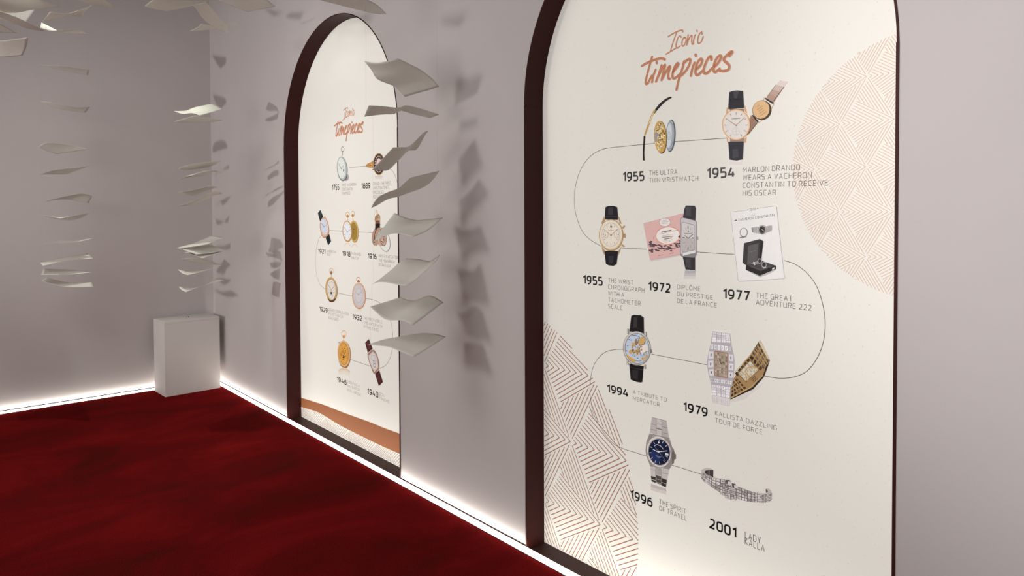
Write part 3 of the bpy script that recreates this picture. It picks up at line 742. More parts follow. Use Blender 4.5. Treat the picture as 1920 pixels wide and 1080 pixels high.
    a.line('c9a06c', [(480, 255), (505, 220)], 9, up=1); a.line('c9a06c', [(585, 360), (620, 300)], 9); a.line('c9a06c', [(345, 440), (320, 470)], 8); a.line('c9a06c', [(420, 545), (470, 505)], 8)
    a.ell('4e3c2a', (466, 382), 120, 126, 20); a.ell('dcb07a', (456, 376), 104, 116, 20)
    for y0, l in ((-62, 30), (-32, 90), (-4, 62), (26, 88), (56, 100)):
        c, s_ = math.cos(math.radians(-36)), math.sin(math.radians(-36)); P_ = lambda x, y: (456 + x * c - y * s_, 380 + x * s_ + y * c)
        a.up(.1); a.line('9c7440', [P_(-l / 2 + i * l / 12, y0 + (6 if i % 2 else -6)) for i in range(13)], 3)
    a.poly('ddd6d2', [(48, 1030), (220, 1030), (216, 1075), (58, 1075)])
    for q in ([(20, 350), (40, 345), (32, 430), (12, 445)], [(243, 322), (258, 328), (280, 425), (252, 400)], [(18, 715), (38, 745), (38, 812), (24, 775)], [(246, 748), (274, 715), (264, 790), (246, 797)]): a.poly('d2a070', q)
    a.poly('9c8676', [(62, 735), (242, 735), (240, 785), (65, 785)]); a.poly('8c7868', [(62, 365), (240, 365), (240, 400), (65, 400)])
    a.poly('36343a', [(55, 155), (90, 142), (150, 132), (228, 140), (243, 352), (45, 372), (42, 340)]); a.poly('4a484e', [(100, 150), (150, 140), (180, 145), (150, 232), (120, 232)])
    a.line('222026', [(48, 262), (100, 240), (150, 250), (240, 240)], 5, up=1)
    a.poly('3b3940', [(42, 782), (240, 780), (224, 1005), (150, 1020), (60, 1010)]); a.poly('494750', [(100, 880), (165, 870), (175, 980), (100, 990)])
    a.ell('cf9a66', (143, 566), 179, 197); a.ell('e6bd92', (143, 566), 172, 190); a.ell('dcd6d0', (143, 567), 161, 179)
    ticks(a, 'b8875a', (143, 572), 161, 179, 12, .74, .93, 9, skip=(6,)); a.oval('b8b0a8', (143, 650), 44, 48, 3, up=1); a.line('a89c92', [(143, 610), (143, 692)], 3); a.line('a89c92', [(100, 650), (186, 648)], 3)
    a.line('a87c50', [(143, 575), (252, 474)], 7, up=1); a.line('a87c50', [(143, 575), (48, 512)], 8); a.ell('a87c50', (143, 574), 10, 11)
    a.line('6a625e', [(88, 494), (195, 486)], 6); a.line('8a827c', [(125, 506), (158, 503)], 4)
    a.build(N, t, 'gold round dress watch on black strap with its engraved case back behind')
    # 1955 chronograph
    a = Art(1060, 370, 4.91)
    for q in ([(358, 170), (368, 215), (342, 252), (333, 238)], [(486, 172), (500, 185), (520, 245), (500, 240)], [(335, 445), (366, 490), (362, 532), (344, 500)], [(517, 450), (488, 498), (490, 537), (506, 497)], [(524, 275), (546, 254), (553, 270), (534, 291)], [(535, 335), (557, 334), (557, 374), (537, 372)], [(522, 428), (549, 446), (543, 461), (518, 446)]): a.poly('b48f62', q)
    a.poly('26242a', [(372, 90), (400, 80), (445, 78), (480, 90), (488, 172), (487, 208), (366, 205), (366, 165)]); a.poly('3d3a40', [(395, 95), (440, 92), (440, 160), (398, 160)]); a.line('4a464a', [(368, 178), (486, 178)], 4, up=1)
    a.poly('221f24', [(362, 492), (490, 495), (475, 615), (445, 631), (400, 626), (376, 612)]); a.poly('343138', [(400, 540), (450, 540), (440, 610), (405, 605)])
    a.ell('a88250', (425, 349), 113, 146); a.ell('d4b688', (423, 346), 108, 140); a.ell('e6dbc9', (423, 343), 100, 131); a.oval('8a8078', (423, 343), 82, 106, 3, up=1); ticks(a, '9a9088', (423, 343), 98, 128, 60, .88, .93, 2)
    ticks(a, '6a6058', (423, 343), 80, 104, 12, .76, .94, 4); a.oval('8a8078', (377, 340), 23, 34, 3); a.oval('8a8078', (474, 340), 23, 34, 3); ticks(a, '7a7068', (377, 340), 22, 32, 8, .7, .9, 2); ticks(a, '7a7068', (474, 340), 22, 32, 8, .7, .9, 2)
    a.line('3a3430', [(425, 395), (425, 238)], 3, up=1); a.line('b08a50', [(425, 350), (478, 296)], 5); a.line('b08a50', [(425, 350), (383, 318)], 5); a.ell('3a3430', (425, 349), 6, 7); a.line('3a3430', [(474, 325), (475, 352)], 4); a.line('3a3430', [(377, 340), (376, 358)], 3)
    a.poly('6a6058', [(418, 262), (434, 262), (434, 278), (418, 278)]); a.line('8a8078', [(398, 299), (450, 303)], 3)
    a.build(N, t, 'gold chronograph with cream dial and two pushers on black strap')
    # 1972 diploma + watch
    a = Art(1060, 370, 4.91)
    a.poly('cfc6c2', [(730, 252), (1090, 160), (1098, 532), (790, 592)]); a.poly('c79a95', [(720, 240), (1085, 147), (1092, 522), (781, 578)]); a.poly('dfb0aa', [(723, 243), (1083, 150), (1090, 518), (784, 574)])
    a.ell('8d7f80', (918, 230), 53, 40); a.ell('e8dedb', (918, 230), 50, 37); a.ell('dd8e6e', (947, 352), 115, 83, -4); a.ell('ece5e0', (947, 352), 108, 76, -4)
    for y, x0, x1 in ((212, 900, 935), (226, 888, 950), (240, 890, 948)): a.line('9a8e8c', [(x0, y + 3), (x1, y - 3)], 3)
    a.up(1); a.line('6a5c5a', [(884, 322), (978, 302)], 9); a.line('a08c80', [(862, 340), (1040, 300)], 4)
    for y, x0, x1, hx, w_ in ((345, 895, 1000, 'd0a878', 4), (362, 890, 1000, '7a6c66', 7), (378, 912, 985, '6a5c5a', 7), (395, 900, 995, 'd0a878', 5), (408, 925, 970, '9a8c86', 4)): a.line(hx, [(x0, y + 8), (x1, y - 6)], w_)
    rg = random.Random(4)
    for (cx, cy_, rx, ry) in ((835, 455, 55, 28), (880, 460, 60, 18), (962, 470, 18, 32), (1035, 440, 28, 24), (800, 425, 20, 28), (1062, 380, 12, 24), (820, 490, 40, 14)):
        for k in range(9):
            x, y = cx + rg.uniform(-rx, rx), cy_ + rg.uniform(-ry, ry); a.up(.03); a.blob('5e4a50', [(x - 12, y), (x - 3, y - 7), (x + 12, y - 3), (x + 5, y + 7)], up=0)
    a.line('5e4a50', [(905, 490), (1060, 455)], 5, up=1); a.line('8a6a68', [(855, 540), (900, 528)], 3); a.line('8a6a68', [(960, 520), (1000, 508)], 3); a.line('7a5a5a', [(815, 380), (822, 350)], 4)
    for i, hx in enumerate(('b4afb1', 'c4bfc0', 'd4cfce')): a.poly(hx, [(1104 - i * 4, 672 + i * 26), (1200, 674 + i * 26), (1200, 700 + i * 26), (1100 - i * 4, 698 + i * 26)])
    a.poly('3c3a3f', [(1112, 75), (1195, 77), (1204, 100), (1200, 225), (1086, 185), (1098, 110)]); a.poly('4e4c51', [(1120, 90), (1160, 88), (1160, 180), (1110, 165)]); a.poly('38363b', [(1082, 535), (1198, 530), (1198, 672), (1110, 664), (1096, 600)]); a.poly('4a484c', [(1110, 560), (1160, 560), (1160, 650), (1118, 640)])
    a.poly('9a9598', [(1213, 360), (1225, 362), (1226, 390), (1213, 390)])
    a.poly('8a8588', [(1078, 182), (1200, 212), (1213, 228), (1212, 528), (1190, 556), (1076, 546), (1062, 530), (1064, 198)]); a.poly('c9c4c6', [(1080, 187), (1198, 217), (1208, 232), (1207, 500), (1196, 515), (1076, 525), (1068, 515), (1069, 202)])
    a.poly('e4e0e0', [(1092, 505), (1190, 480), (1200, 505), (1085, 540)]); a.poly('a39ea1', [(1084, 225), (1186, 250), (1197, 262), (1200, 478), (1188, 490), (1090, 512), (1076, 492), (1072, 240)]); a.poly('d2cccb', [(1088, 232), (1186, 257), (1194, 268), (1196, 470), (1186, 480), (1094, 504), (1082, 488), (1078, 245)])
    a.poly('bdb6b4', [(1080, 372), (1196, 372), (1196, 470), (1186, 480), (1094, 504), (1082, 488)])
    ticks(a, '6a6664', (1137, 372), 56, 125, 12, .62, .86, 3, skip=(3, 9)); a.line('4a4644', [(1131, 262), (1131, 290)], 3); a.line('4a4644', [(1138, 262), (1138, 290)], 3); a.line('4a4644', [(1132, 458), (1132, 488)], 3); a.line('4a4644', [(1138, 458), (1138, 488)], 3)
    a.line('4a4644', [(1170, 374), (1190, 374)], 8); a.line('4a4644', [(1086, 371), (1104, 371)], 8)
    a.line('2c2a2a', [(1137, 378), (1182, 338)], 5, up=1); a.line('2c2a2a', [(1137, 378), (1106, 350)], 5); a.line('5a5654', [(1108, 331), (1168, 334)], 4); a.line('5a5654', [(1131, 313), (1145, 313)], 4); a.line('5a5654', [(1138, 304), (1138, 322)], 4)
    a.build(N, t, 'slanted steel watch on grey strap over a pink certificate')
    # 1977 card
    a = Art(1360, 380, 6.75)
    a.poly('d9d4d0', [(74, 130), (655, 50), (765, 968), (176, 1012)]); a.poly('e5e2e0', [(70, 122), (640, 40), (752, 960), (168, 997)])
    a.line('8f8b8a', [(285, 92), (76, 120), (70, 128), (164, 990), (172, 996), (742, 962), (750, 954), (650, 48), (642, 41), (420, 70)], 4, up=1)
    a.line('5a5655', [(280, 90), (296, 88)], 5); a.line('5a5655', [(288, 82), (288, 97)], 5); a.line('5a5655', [(401, 74), (417, 72)], 5); a.line('5a5655', [(409, 66), (409, 81)], 5); a.line('8a8685', [(305, 80), (392, 68)], 5); a.line('8a8685', [(307, 99), (394, 88)], 5); a.line('a09c9b', [(312, 88), (388, 79)], 4)
    a.line('6a6665', [(118, 228), (148, 224)], 12); a.line('6a6665', [(130, 220), (146, 218)], 6)
    def tilt_text(s, p0, p1, hgt, th, hx):
        q0 = Vector(a.P(*p0)); q1 = Vector(a.P(*p1)); wd = text_width(s, th) + th; e = (q1 - q0) / wd
        q2 = Vector(a.P(p0[0], p0[1] - hgt)); hz = (q2 - q0).length; up_ = Vector((-(q1 - q0).y, (q1 - q0).x)).normalized() * -1
        if up_.y < 0: up_ = -up_
        x = 0
        for ch in s:
            if ch == ' ': x += .5; continue
            g, sts = GL[ch]
            for st in sts: ribbon(a, [tuple(q0 + e * (x + px + th / 2) + up_ * (py * hz)) for px, py in rounded(st)], th * hz, hx)
            x += g + GAP + th
    tilt_text('VACHERON CONSTANTIN', (165, 232), (618, 172), 27, .15, '4a4646'); a.up(.2); tilt_text('222', (336, 168), (380, 161), 24, .1, '7a7675')
    a.poly('b9b5b4', [(335, 315), (420, 300), (436, 400), (352, 378)]); a.poly('b0acab', [(505, 300), (592, 285), (596, 345), (515, 390)])
    for x in (355, 375, 395, 415): a.line('8d8988', [(x, 312), (x + 6, 384)], 4, up=.1)
    for x in (530, 548, 566, 582): a.line('8d8988', [(x, 296), (x + 2, 372)], 4)
    a.poly('5a5655', [(334, 315), (345, 313), (352, 376), (342, 372)]); a.ell('8f8b8a', (470, 343), 52, 62); a.ell('b5b1b0', (470, 343), 47, 57); a.ell('3b3838', (470, 345), 41, 49); ticks(a, 'a8a4a3', (470, 345), 40, 48, 12, .72, .88, 3); a.line('e0dedd', [(465, 338), (500, 362)], 4, up=1)
    a.oval('5f5b5a', (235, 375), 46, 52, 5); a.oval('8a8685', (238, 378), 50, 56, 3); a.blob('8a8685', [(180, 445), (205, 430), (270, 425), (255, 440), (200, 450)])
    a.poly('b9b3b1', [(275, 860), (440, 945), (560, 900), (640, 850), (440, 925)])
    a.poly('413d3e', [(240, 512), (440, 460), (487, 487), (460, 722), (272, 796), (222, 760)]); a.poly('5f5a5a', [(292, 545), (425, 512), (408, 722), (282, 788)]); a.poly('2f2b2c', [(440, 460), (487, 487), (460, 722), (430, 735), (452, 490)])
    a.line('8a8685', [(310, 625), (385, 605)], 5, up=1); a.poly('302c2d', [(268, 796), (465, 735), (646, 797), (646, 840), (440, 925), (265, 850)]); a.poly('4d4849', [(285, 797), (465, 742), (636, 800), (452, 866)]); a.line('6a6565', [(320, 800), (455, 848), (600, 800)], 3, up=1)
    a.poly('c9c6c5', [(355, 752), (375, 745), (390, 785), (368, 792)]); a.poly('8f8b8a', [(385, 745), (430, 725), (440, 765), (400, 780)]); a.ell('aaa6a5', (442, 738), 30, 34); a.ell('3f3b3b', (442, 738), 20, 24); a.ell('a19d9c', (497, 788), 33, 40); a.ell('3a3636', (497, 785), 23, 29); a.poly('b9b5b4', [(480, 815), (520, 810), (527, 826), (488, 834)])
    a.poly('e2e0df', [(600, 826), (632, 818), (630, 838), (603, 852)])
    a.build('advert_picture', t, 'pale advert card with two watches and an open black box')
    # 1994 map watch
    a = Art(1100, 570, 5.141)
    a.poly('1f1b1d', [(430, 115), (455, 105), (520, 108), (552, 130), (555, 285), (500, 270), (413, 265)]); a.poly('3a3436', [(455, 125), (490, 120), (490, 220), (450, 225)]); a.line('3a3436', [(418, 232), (480, 225), (552, 262)], 4, up=1)
    a.poly('1c181a', [(411, 572), (552, 600), (538, 753), (520, 757), (480, 750), (425, 728)]); a.line('484244', [(415, 605), (470, 622), (548, 630)], 4, up=1); a.poly('2e292b', [(440, 630), (500, 640), (495, 735), (445, 715)])
    a.poly('857e7c', [(615, 432), (632, 442), (636, 462), (618, 480)])
    for p0, p1 in (((402, 238), (402, 292)), ((571, 268), (574, 322)), ((397, 540), (397, 588)), ((565, 582), (566, 624))): a.line('8a8482', [p0, p1], 29, up=1); a.line('cfc9c6', [(p0[0] - 3, p0[1]), (p1[0] - 3, p1[1])], 11, up=1)
    a.ell('837c7a', (488, 427), 134, 166, -6); a.ell('cdc6c3', (487, 424), 128, 160, -6); a.ell('8e8886', (490, 428), 119, 149, -6); a.ell('bccbdc', (491, 429), 112, 142, -6)
    a.blob('cfa758', [(500, 365), (520, 330), (545, 312), (570, 340), (566, 375), (540, 390), (515, 405)]); a.blob('e6d9ce', [(520, 410), (560, 392), (588, 400), (592, 450), (560, 485), (530, 470), (516, 440)])
    a.blob('9a7c68', [(470, 350), (482, 332), (495, 350), (492, 392), (472, 390)]); a.blob('c79e58', [(440, 380), (462, 370), (470, 400), (448, 420), (458, 450), (485, 440), (512, 420), (512, 470), (490, 490), (480, 470), (458, 476), (440, 440)]); a.blob('c79e58', [(412, 455), (432, 440), (446, 455), (438, 480), (418, 475)])
    a.blob('dba23c', [(395, 485), (420, 505), (465, 530), (478, 545), (468, 562), (430, 540), (400, 510)]); a.blob('dba23c', [(535, 520), (560, 515), (590, 480), (580, 515), (545, 545)]); a.blob('a8bcc8', [(555, 470), (585, 465), (575, 500), (555, 505)])
    for q in ([(572, 350), (560, 385), (535, 395), (520, 420), (512, 445), (522, 470), (535, 500)], [(520, 318), (505, 345), (498, 380)], [(592, 455), (560, 470), (548, 500), (545, 530)], [(480, 440), (495, 470), (490, 500)], [(440, 430), (455, 470)]): a.line('5a2c28', smooth(q), 5, up=.2)
    specks(a, ['6a4a30', 'e8d2a0', '5a6a80', 'b08040'], (485, 430), 60, 75, 60, 4, 9); a.up(1)
    for p in ((400, 400), (415, 340), (432, 345), (498, 328), (392, 450), (450, 490), (470, 500), (500, 520)): a.blob('5a6c84', [(p[0] - 6, p[1]), (p[0], p[1] - 5), (p[0] + 6, p[1] + 1), (p[0], p[1] + 5)], up=.1)
    a.line('5a5a60', smooth([(447, 300), (480, 300), (515, 318)]), 6); a.line('7a7a80', smooth([(470, 540), (500, 548), (535, 545)]), 5)
    a.build(N, t, 'steel watch with a coloured map dial on black strap')
    # 1979 jewelled pair
    a = Art(1260, 600, 4.696)
    a.poly('cdc6c4', [(352, 665), (515, 700), (510, 760), (360, 730)]); gems(a, [(358, 668), (512, 702), (508, 755), (362, 728)], 4, 3, ['dedad9'], ['bdb6b5'])
    a.poly('d8d2ce', [(520, 705), (720, 610), (810, 540), (790, 580), (640, 700), (530, 725)])
    a.poly('3a2a1c', [(515, 702), (520, 560), (600, 420), (700, 290), (775, 175), (862, 355), (845, 410), (838, 430), (812, 500), (715, 610)])
    a.poly('a8834f', [(518, 690), (525, 560), (600, 420), (700, 290), (770, 200), (858, 370), (832, 400), (805, 480), (712, 590)])
    gems(a, [(700, 290), (765, 195), (858, 370), (812, 430)][:1] + [(765, 195), (858, 370), (812, 440)], 4, 4, ['5e4a38', '4e3c2c', '6f5a46'], ['8f7650'], .66, mark=False)
    gems(a, [(545, 470), (700, 300), (735, 335), (580, 505)], 6, 1, ['3f3024', '54402c'], ['5a4630'], .68, mark=False); gems(a, [(700, 300), (812, 420), (775, 455), (690, 350)], 4, 1, ['3f3024', '54402c'], ['5a4630'], .64, mark=False); gems(a, [(690, 600), (655, 560), (770, 450), (812, 490)], 4, 1, ['3f3024'], ['5a4630'], .3, mark=False); gems(a, [(535, 545), (570, 505), (665, 600), (518, 685)], 5, 4, ['4a3826', '3a2a1e'], ['6a5438'], .64, mark=False)
    a.poly('8a6a3c', [(692, 350), (772, 440), (655, 552), (578, 470)]); a.poly('d0c5ae', [(691, 360), (762, 440), (654, 540), (588, 470)]); gems(a, [(691, 360), (762, 440), (654, 540), (588, 470)], 8, 7, ['ded6c4', 'b5a98e'], ['8f8268'], .7)
    a.line('c49a5c', smooth([(762, 425), (720, 412), (675, 418), (650, 445), (660, 470), (680, 500), (670, 530), (655, 500), (650, 470)]), 10, up=1)
    a.line('cdaa74', [(518, 690), (700, 590), (805, 485)], 6, up=1); a.line('cdaa74', [(545, 470), (700, 298)], 5)
    for i, (q) in enumerate(([(755, 215), (845, 390)], [(720, 255), (832, 405)])): a.line('c9a468', q, 5)
    a.line('c9a468', [(540, 520), (640, 620)], 5); a.line('c9a468', [(525, 560), (600, 645)], 5)
    a.poly('cfbfa4', [(773, 176), (790, 186), (858, 335), (860, 352), (846, 340), (766, 196)])
    a.poly('b3adb3', [(362, 98), (515, 118), (528, 225), (545, 300), (553, 360), (552, 430), (535, 580), (520, 600), (515, 695), (362, 662), (345, 560), (325, 480), (312, 400), (314, 345), (330, 262), (345, 200)])
    LT = ['efecef', 'dcd8dd', 'c9c4cb', 'f6f4f6']; DK = ['7a747c', '8f8890', 'a8a2aa', '5e5860', 'c4bec6']
    gems(a, [(362, 102), (514, 120), (522, 200), (352, 196)], 4, 4, LT, DK, .78); gems(a, [(342, 202), (526, 228), (532, 282), (336, 262)], 6, 1, LT, DK, .74); gems(a, [(328, 265), (374, 270), (376, 345), (318, 350)], 1, 1, LT, ['58525a'], .8); gems(a, [(316, 352), (374, 350), (376, 420), (316, 425)], 1, 1, LT, ['58525a'], .8); gems(a, [(322, 428), (376, 425), (378, 495), (330, 495)], 1, 1, LT, ['58525a'], .8)
    gems(a, [(500, 292), (545, 300), (550, 372), (500, 365)], 1, 1, LT, ['58525a'], .8); gems(a, [(500, 372), (552, 378), (550, 450), (498, 445)], 1, 1, LT, ['58525a'], .8); gems(a, [(498, 452), (548, 456), (542, 515), (498, 510)], 1, 1, LT, ['58525a'], .8); gems(a, [(336, 500), (536, 528), (530, 575), (342, 552)], 10, 1, LT, ['3a343c'], .62); gems(a, [(350, 565), (522, 590), (514, 688), (362, 660)], 4, 4, LT, DK, .78)
    a.poly('a8775a', [(380, 272), (388, 268), (490, 286), (500, 296), (496, 512), (378, 492)]); a.poly('a08c78', [(386, 278), (493, 294), (490, 504), (384, 486)]); gems(a, [(386, 278), (493, 294), (490, 504), (384, 486)], 6, 8, ['cfc2b2', '8a7868', 'b8a48e'], ['4a3e34', '6a5a4a'], .7)
    a.line('1f1a18', [(437, 385), (425, 345)], 6, up=1); a.line('1f1a18', [(437, 385), (462, 368)], 5)
    a.build(N, t, 'diamond bracelet watch in front of its gold reverse side')
    # 1996
    a = Art(1190, 770, 6.75)
    for i, hx in enumerate(('bdb4ae', 'cfc7bf')): a.poly(hx, [(210 + i * 3, 925 + i * 40), (398, 985 + i * 40), (405, 1025 + i * 40), (205, 965 + i * 40)])
    a.poly('938b88', [(148, 400), (190, 285), (350, 320), (440, 340), (480, 470), (525, 560), (500, 640), (440, 745), (200, 705), (160, 600), (140, 500)])
    a.poly('6d6460', [(488, 470), (500, 500), (505, 545), (525, 550), (524, 612), (500, 615), (500, 660), (478, 680), (470, 560)])
    for q, hx in (([(222, 82), (275, 92), (278, 296), (195, 280), (205, 180)], 'b8afae'), ([(283, 94), (340, 105), (345, 322), (282, 308)], 'c6bdbb'), ([(350, 112), (405, 126), (435, 335), (350, 325)], 'b4abaa')): a.poly(hx, q)
    for q in ([(212, 165), (272, 178)], [(200, 235), (275, 250)], [(285, 165), (342, 175)], [(355, 205), (415, 215)], [(360, 280), (430, 292)], [(222, 84), (275, 98)], [(283, 96), (342, 112)], [(350, 118), (405, 132)]): a.line('6f6665', q, 5, up=.1)
    a.line('1f1b1c', [(282, 222), (344, 240)], 9, up=1); a.line('7a7170', [(279, 95), (280, 300)], 6); a.line('7a7170', [(346, 110), (348, 322)], 6)
    for q, hx in (([(200, 705), (270, 722), (268, 850), (210, 825)], 'c4bbb8'), ([(278, 720), (340, 730), (338, 830), (274, 805)], 'a8a09d'), ([(350, 735), (440, 748), (415, 880), (350, 860)], 'c0b7b4'), ([(210, 825), (268, 838), (276, 912), (218, 895)], '3a3332'), ([(275, 812), (338, 830), (338, 935), (280, 915)], '4f4746'), ([(345, 850), (412, 875), (400, 965), (342, 945)], '352e2e')): a.poly(hx, q)
    for q, hx in (([(205, 742), (268, 752)], '8a817e'), ([(215, 865), (270, 882)], 'c9c2bf'), ([(278, 860), (336, 878)], 'a8a09d'), ([(280, 905), (336, 920)], 'd0c9c6'), ([(345, 905), (405, 925)], 'c4bbb8'), ([(352, 785), (430, 800)], '8a817e'), ([(276, 808), (338, 822)], 'e8e2de')): a.line(hx, q, 6, up=.2)
    a.line('5d5452', [(273, 715), (272, 880)], 6, up=.5); a.line('5d5452', [(345, 735), (342, 940)], 6)
    a.ell('8c8380', (312, 520), 166, 208, -12); a.ell('d6ccc9', (312, 518), 152, 198, -12)
    for p in ((180, 400), (170, 540), (245, 325), (395, 380), (465, 510), (440, 640), (250, 690), (370, 720)): a.ell('a89e9b', p, 13, 17, 0, up=.3, n=10)
    a.ell('9d9390', (318, 520), 140, 174, -10); a.ell('141d3c', (318, 521), 132, 165, -10); a.blob('1e2f62', [(240, 500), (300, 520), (330, 600), (300, 665), (230, 620), (205, 550)])
    ticks(a, 'c9cad2', (316, 520), 132, 165, 12, .74, .92, 8, rot=-4, skip=(3, 0)); a.ell('d8d8dc', (313, 400), 11, 13, 0, n=8); a.line('c8c8d0', [(313, 372), (325, 372)], 8)
    a.line('d4d4da', [(300, 518), (420, 505)], 10, up=1); a.line('d4d4da', [(300, 518), (238, 486)], 10); a.line('9aa0b4', [(270, 460), (300, 505)], 5); a.line('8a90a4', [(310, 515), (400, 630)], 4); a.ell('d8d0cc', (310, 516), 14, 14); a.poly('d6d6da', [(395, 532), (435, 540), (436, 566), (397, 562)])
    a.line('c4c6d2', smooth([(255, 448), (285, 428), (325, 438), (350, 458), (372, 485)]), 9); a.line('8a90a8', [(275, 565), (345, 585)], 6); a.line('8a90a8', [(285, 578), (335, 594)], 5)
    a.build(N, t, 'steel sports watch with a dark blue dial on steel bracelet')
    # 2001
    a = Art(1300, 860, 10.8)
    a.poly('bfb7b2', [(163, 250), (175, 222), (215, 200), (290, 190), (360, 198), (410, 230), (408, 378), (340, 350), (240, 300)]); a.poly('2f2729', [(228, 268), (250, 240), (320, 226), (408, 232), (406, 376), (340, 350), (265, 312)])
    for x in (300, 330, 355, 385): a.line('8f8688', [(x, 232), (x, 345)], 8, up=.2)
    a.poly('bfb7b2', [(1470, 610), (1500, 598), (1540, 610), (1580, 650), (1595, 740), (1500, 720), (1510, 660)]); a.poly('5a5254', [(1470, 612), (1500, 625), (1512, 660), (1505, 690), (1472, 690)])
    top = [(163, 260), (240, 300), (380, 378), (550, 412), (700, 470), (880, 555), (985, 592), (1100, 640), (1250, 682), (1400, 706), (1500, 706), (1595, 690)]
    bot = [(165, 400), (232, 472), (370, 568), (550, 688), (700, 745), (880, 800), (980, 838), (1100, 862), (1250, 880), (1400, 892), (1500, 885), (1590, 835)]
    a.poly('6d6467', top + bot[::-1])
    for i in range(len(top) - 1):
        nc = 2 if i not in (3, 4) else 3
        gems(a, [top[i], top[i + 1], bot[i + 1], bot[i]], nc + (1 if i in (0, 1, 8, 9, 10) else 0), 4 if i < 8 else 6, ['dcd5d0', 'c2bab6', 'a39b98', 'e8e2dd'], ['6d6466', '968d8b', 'b5adaa', '4a4244'], .74, up=.2 if i else 1, seed=i)
    a.up(1)
    for q in ([(555, 405), (640, 415), (655, 510), (560, 500)], [(655, 425), (740, 430), (775, 470), (770, 540), (665, 505)], [(785, 490), (850, 505), (882, 545), (880, 600), (790, 560)], [(552, 690), (640, 700), (640, 755), (555, 715)], [(650, 730), (762, 755), (765, 825), (655, 790)], [(775, 760), (880, 790), (872, 842), (780, 825)]):
        a.poly('5a5254', q, up=.3); c = [sum(p[k] for p in q) / 4 for k in (0, 1)]; a.poly('d3ccc7', [(c[0] + (p[0] - c[0]) * .82, c[1] + (p[1] - c[1]) * .8) for p in q], up=.3); a.poly('9d9592', [(c[0] + (p[0] - c[0]) * .45, c[1] + (p[1] - c[1]) * .4) for p in q], up=.3)
    a.poly('544b4e', [(600, 520), (860, 590), (862, 745), (600, 680)]); gems(a, [(605, 526), (856, 594), (858, 740), (604, 675)], 6, 4, ['cfc8c4', 'b0a8a5', 'ddd7d2'], ['8a8280', '3c3436'], .76); a.line('1e181a', [(690, 640), (730, 590)], 10, up=.5)
    a.build(N, t, 'curved diamond bracelet watch lying open')
    return t
near_poster()

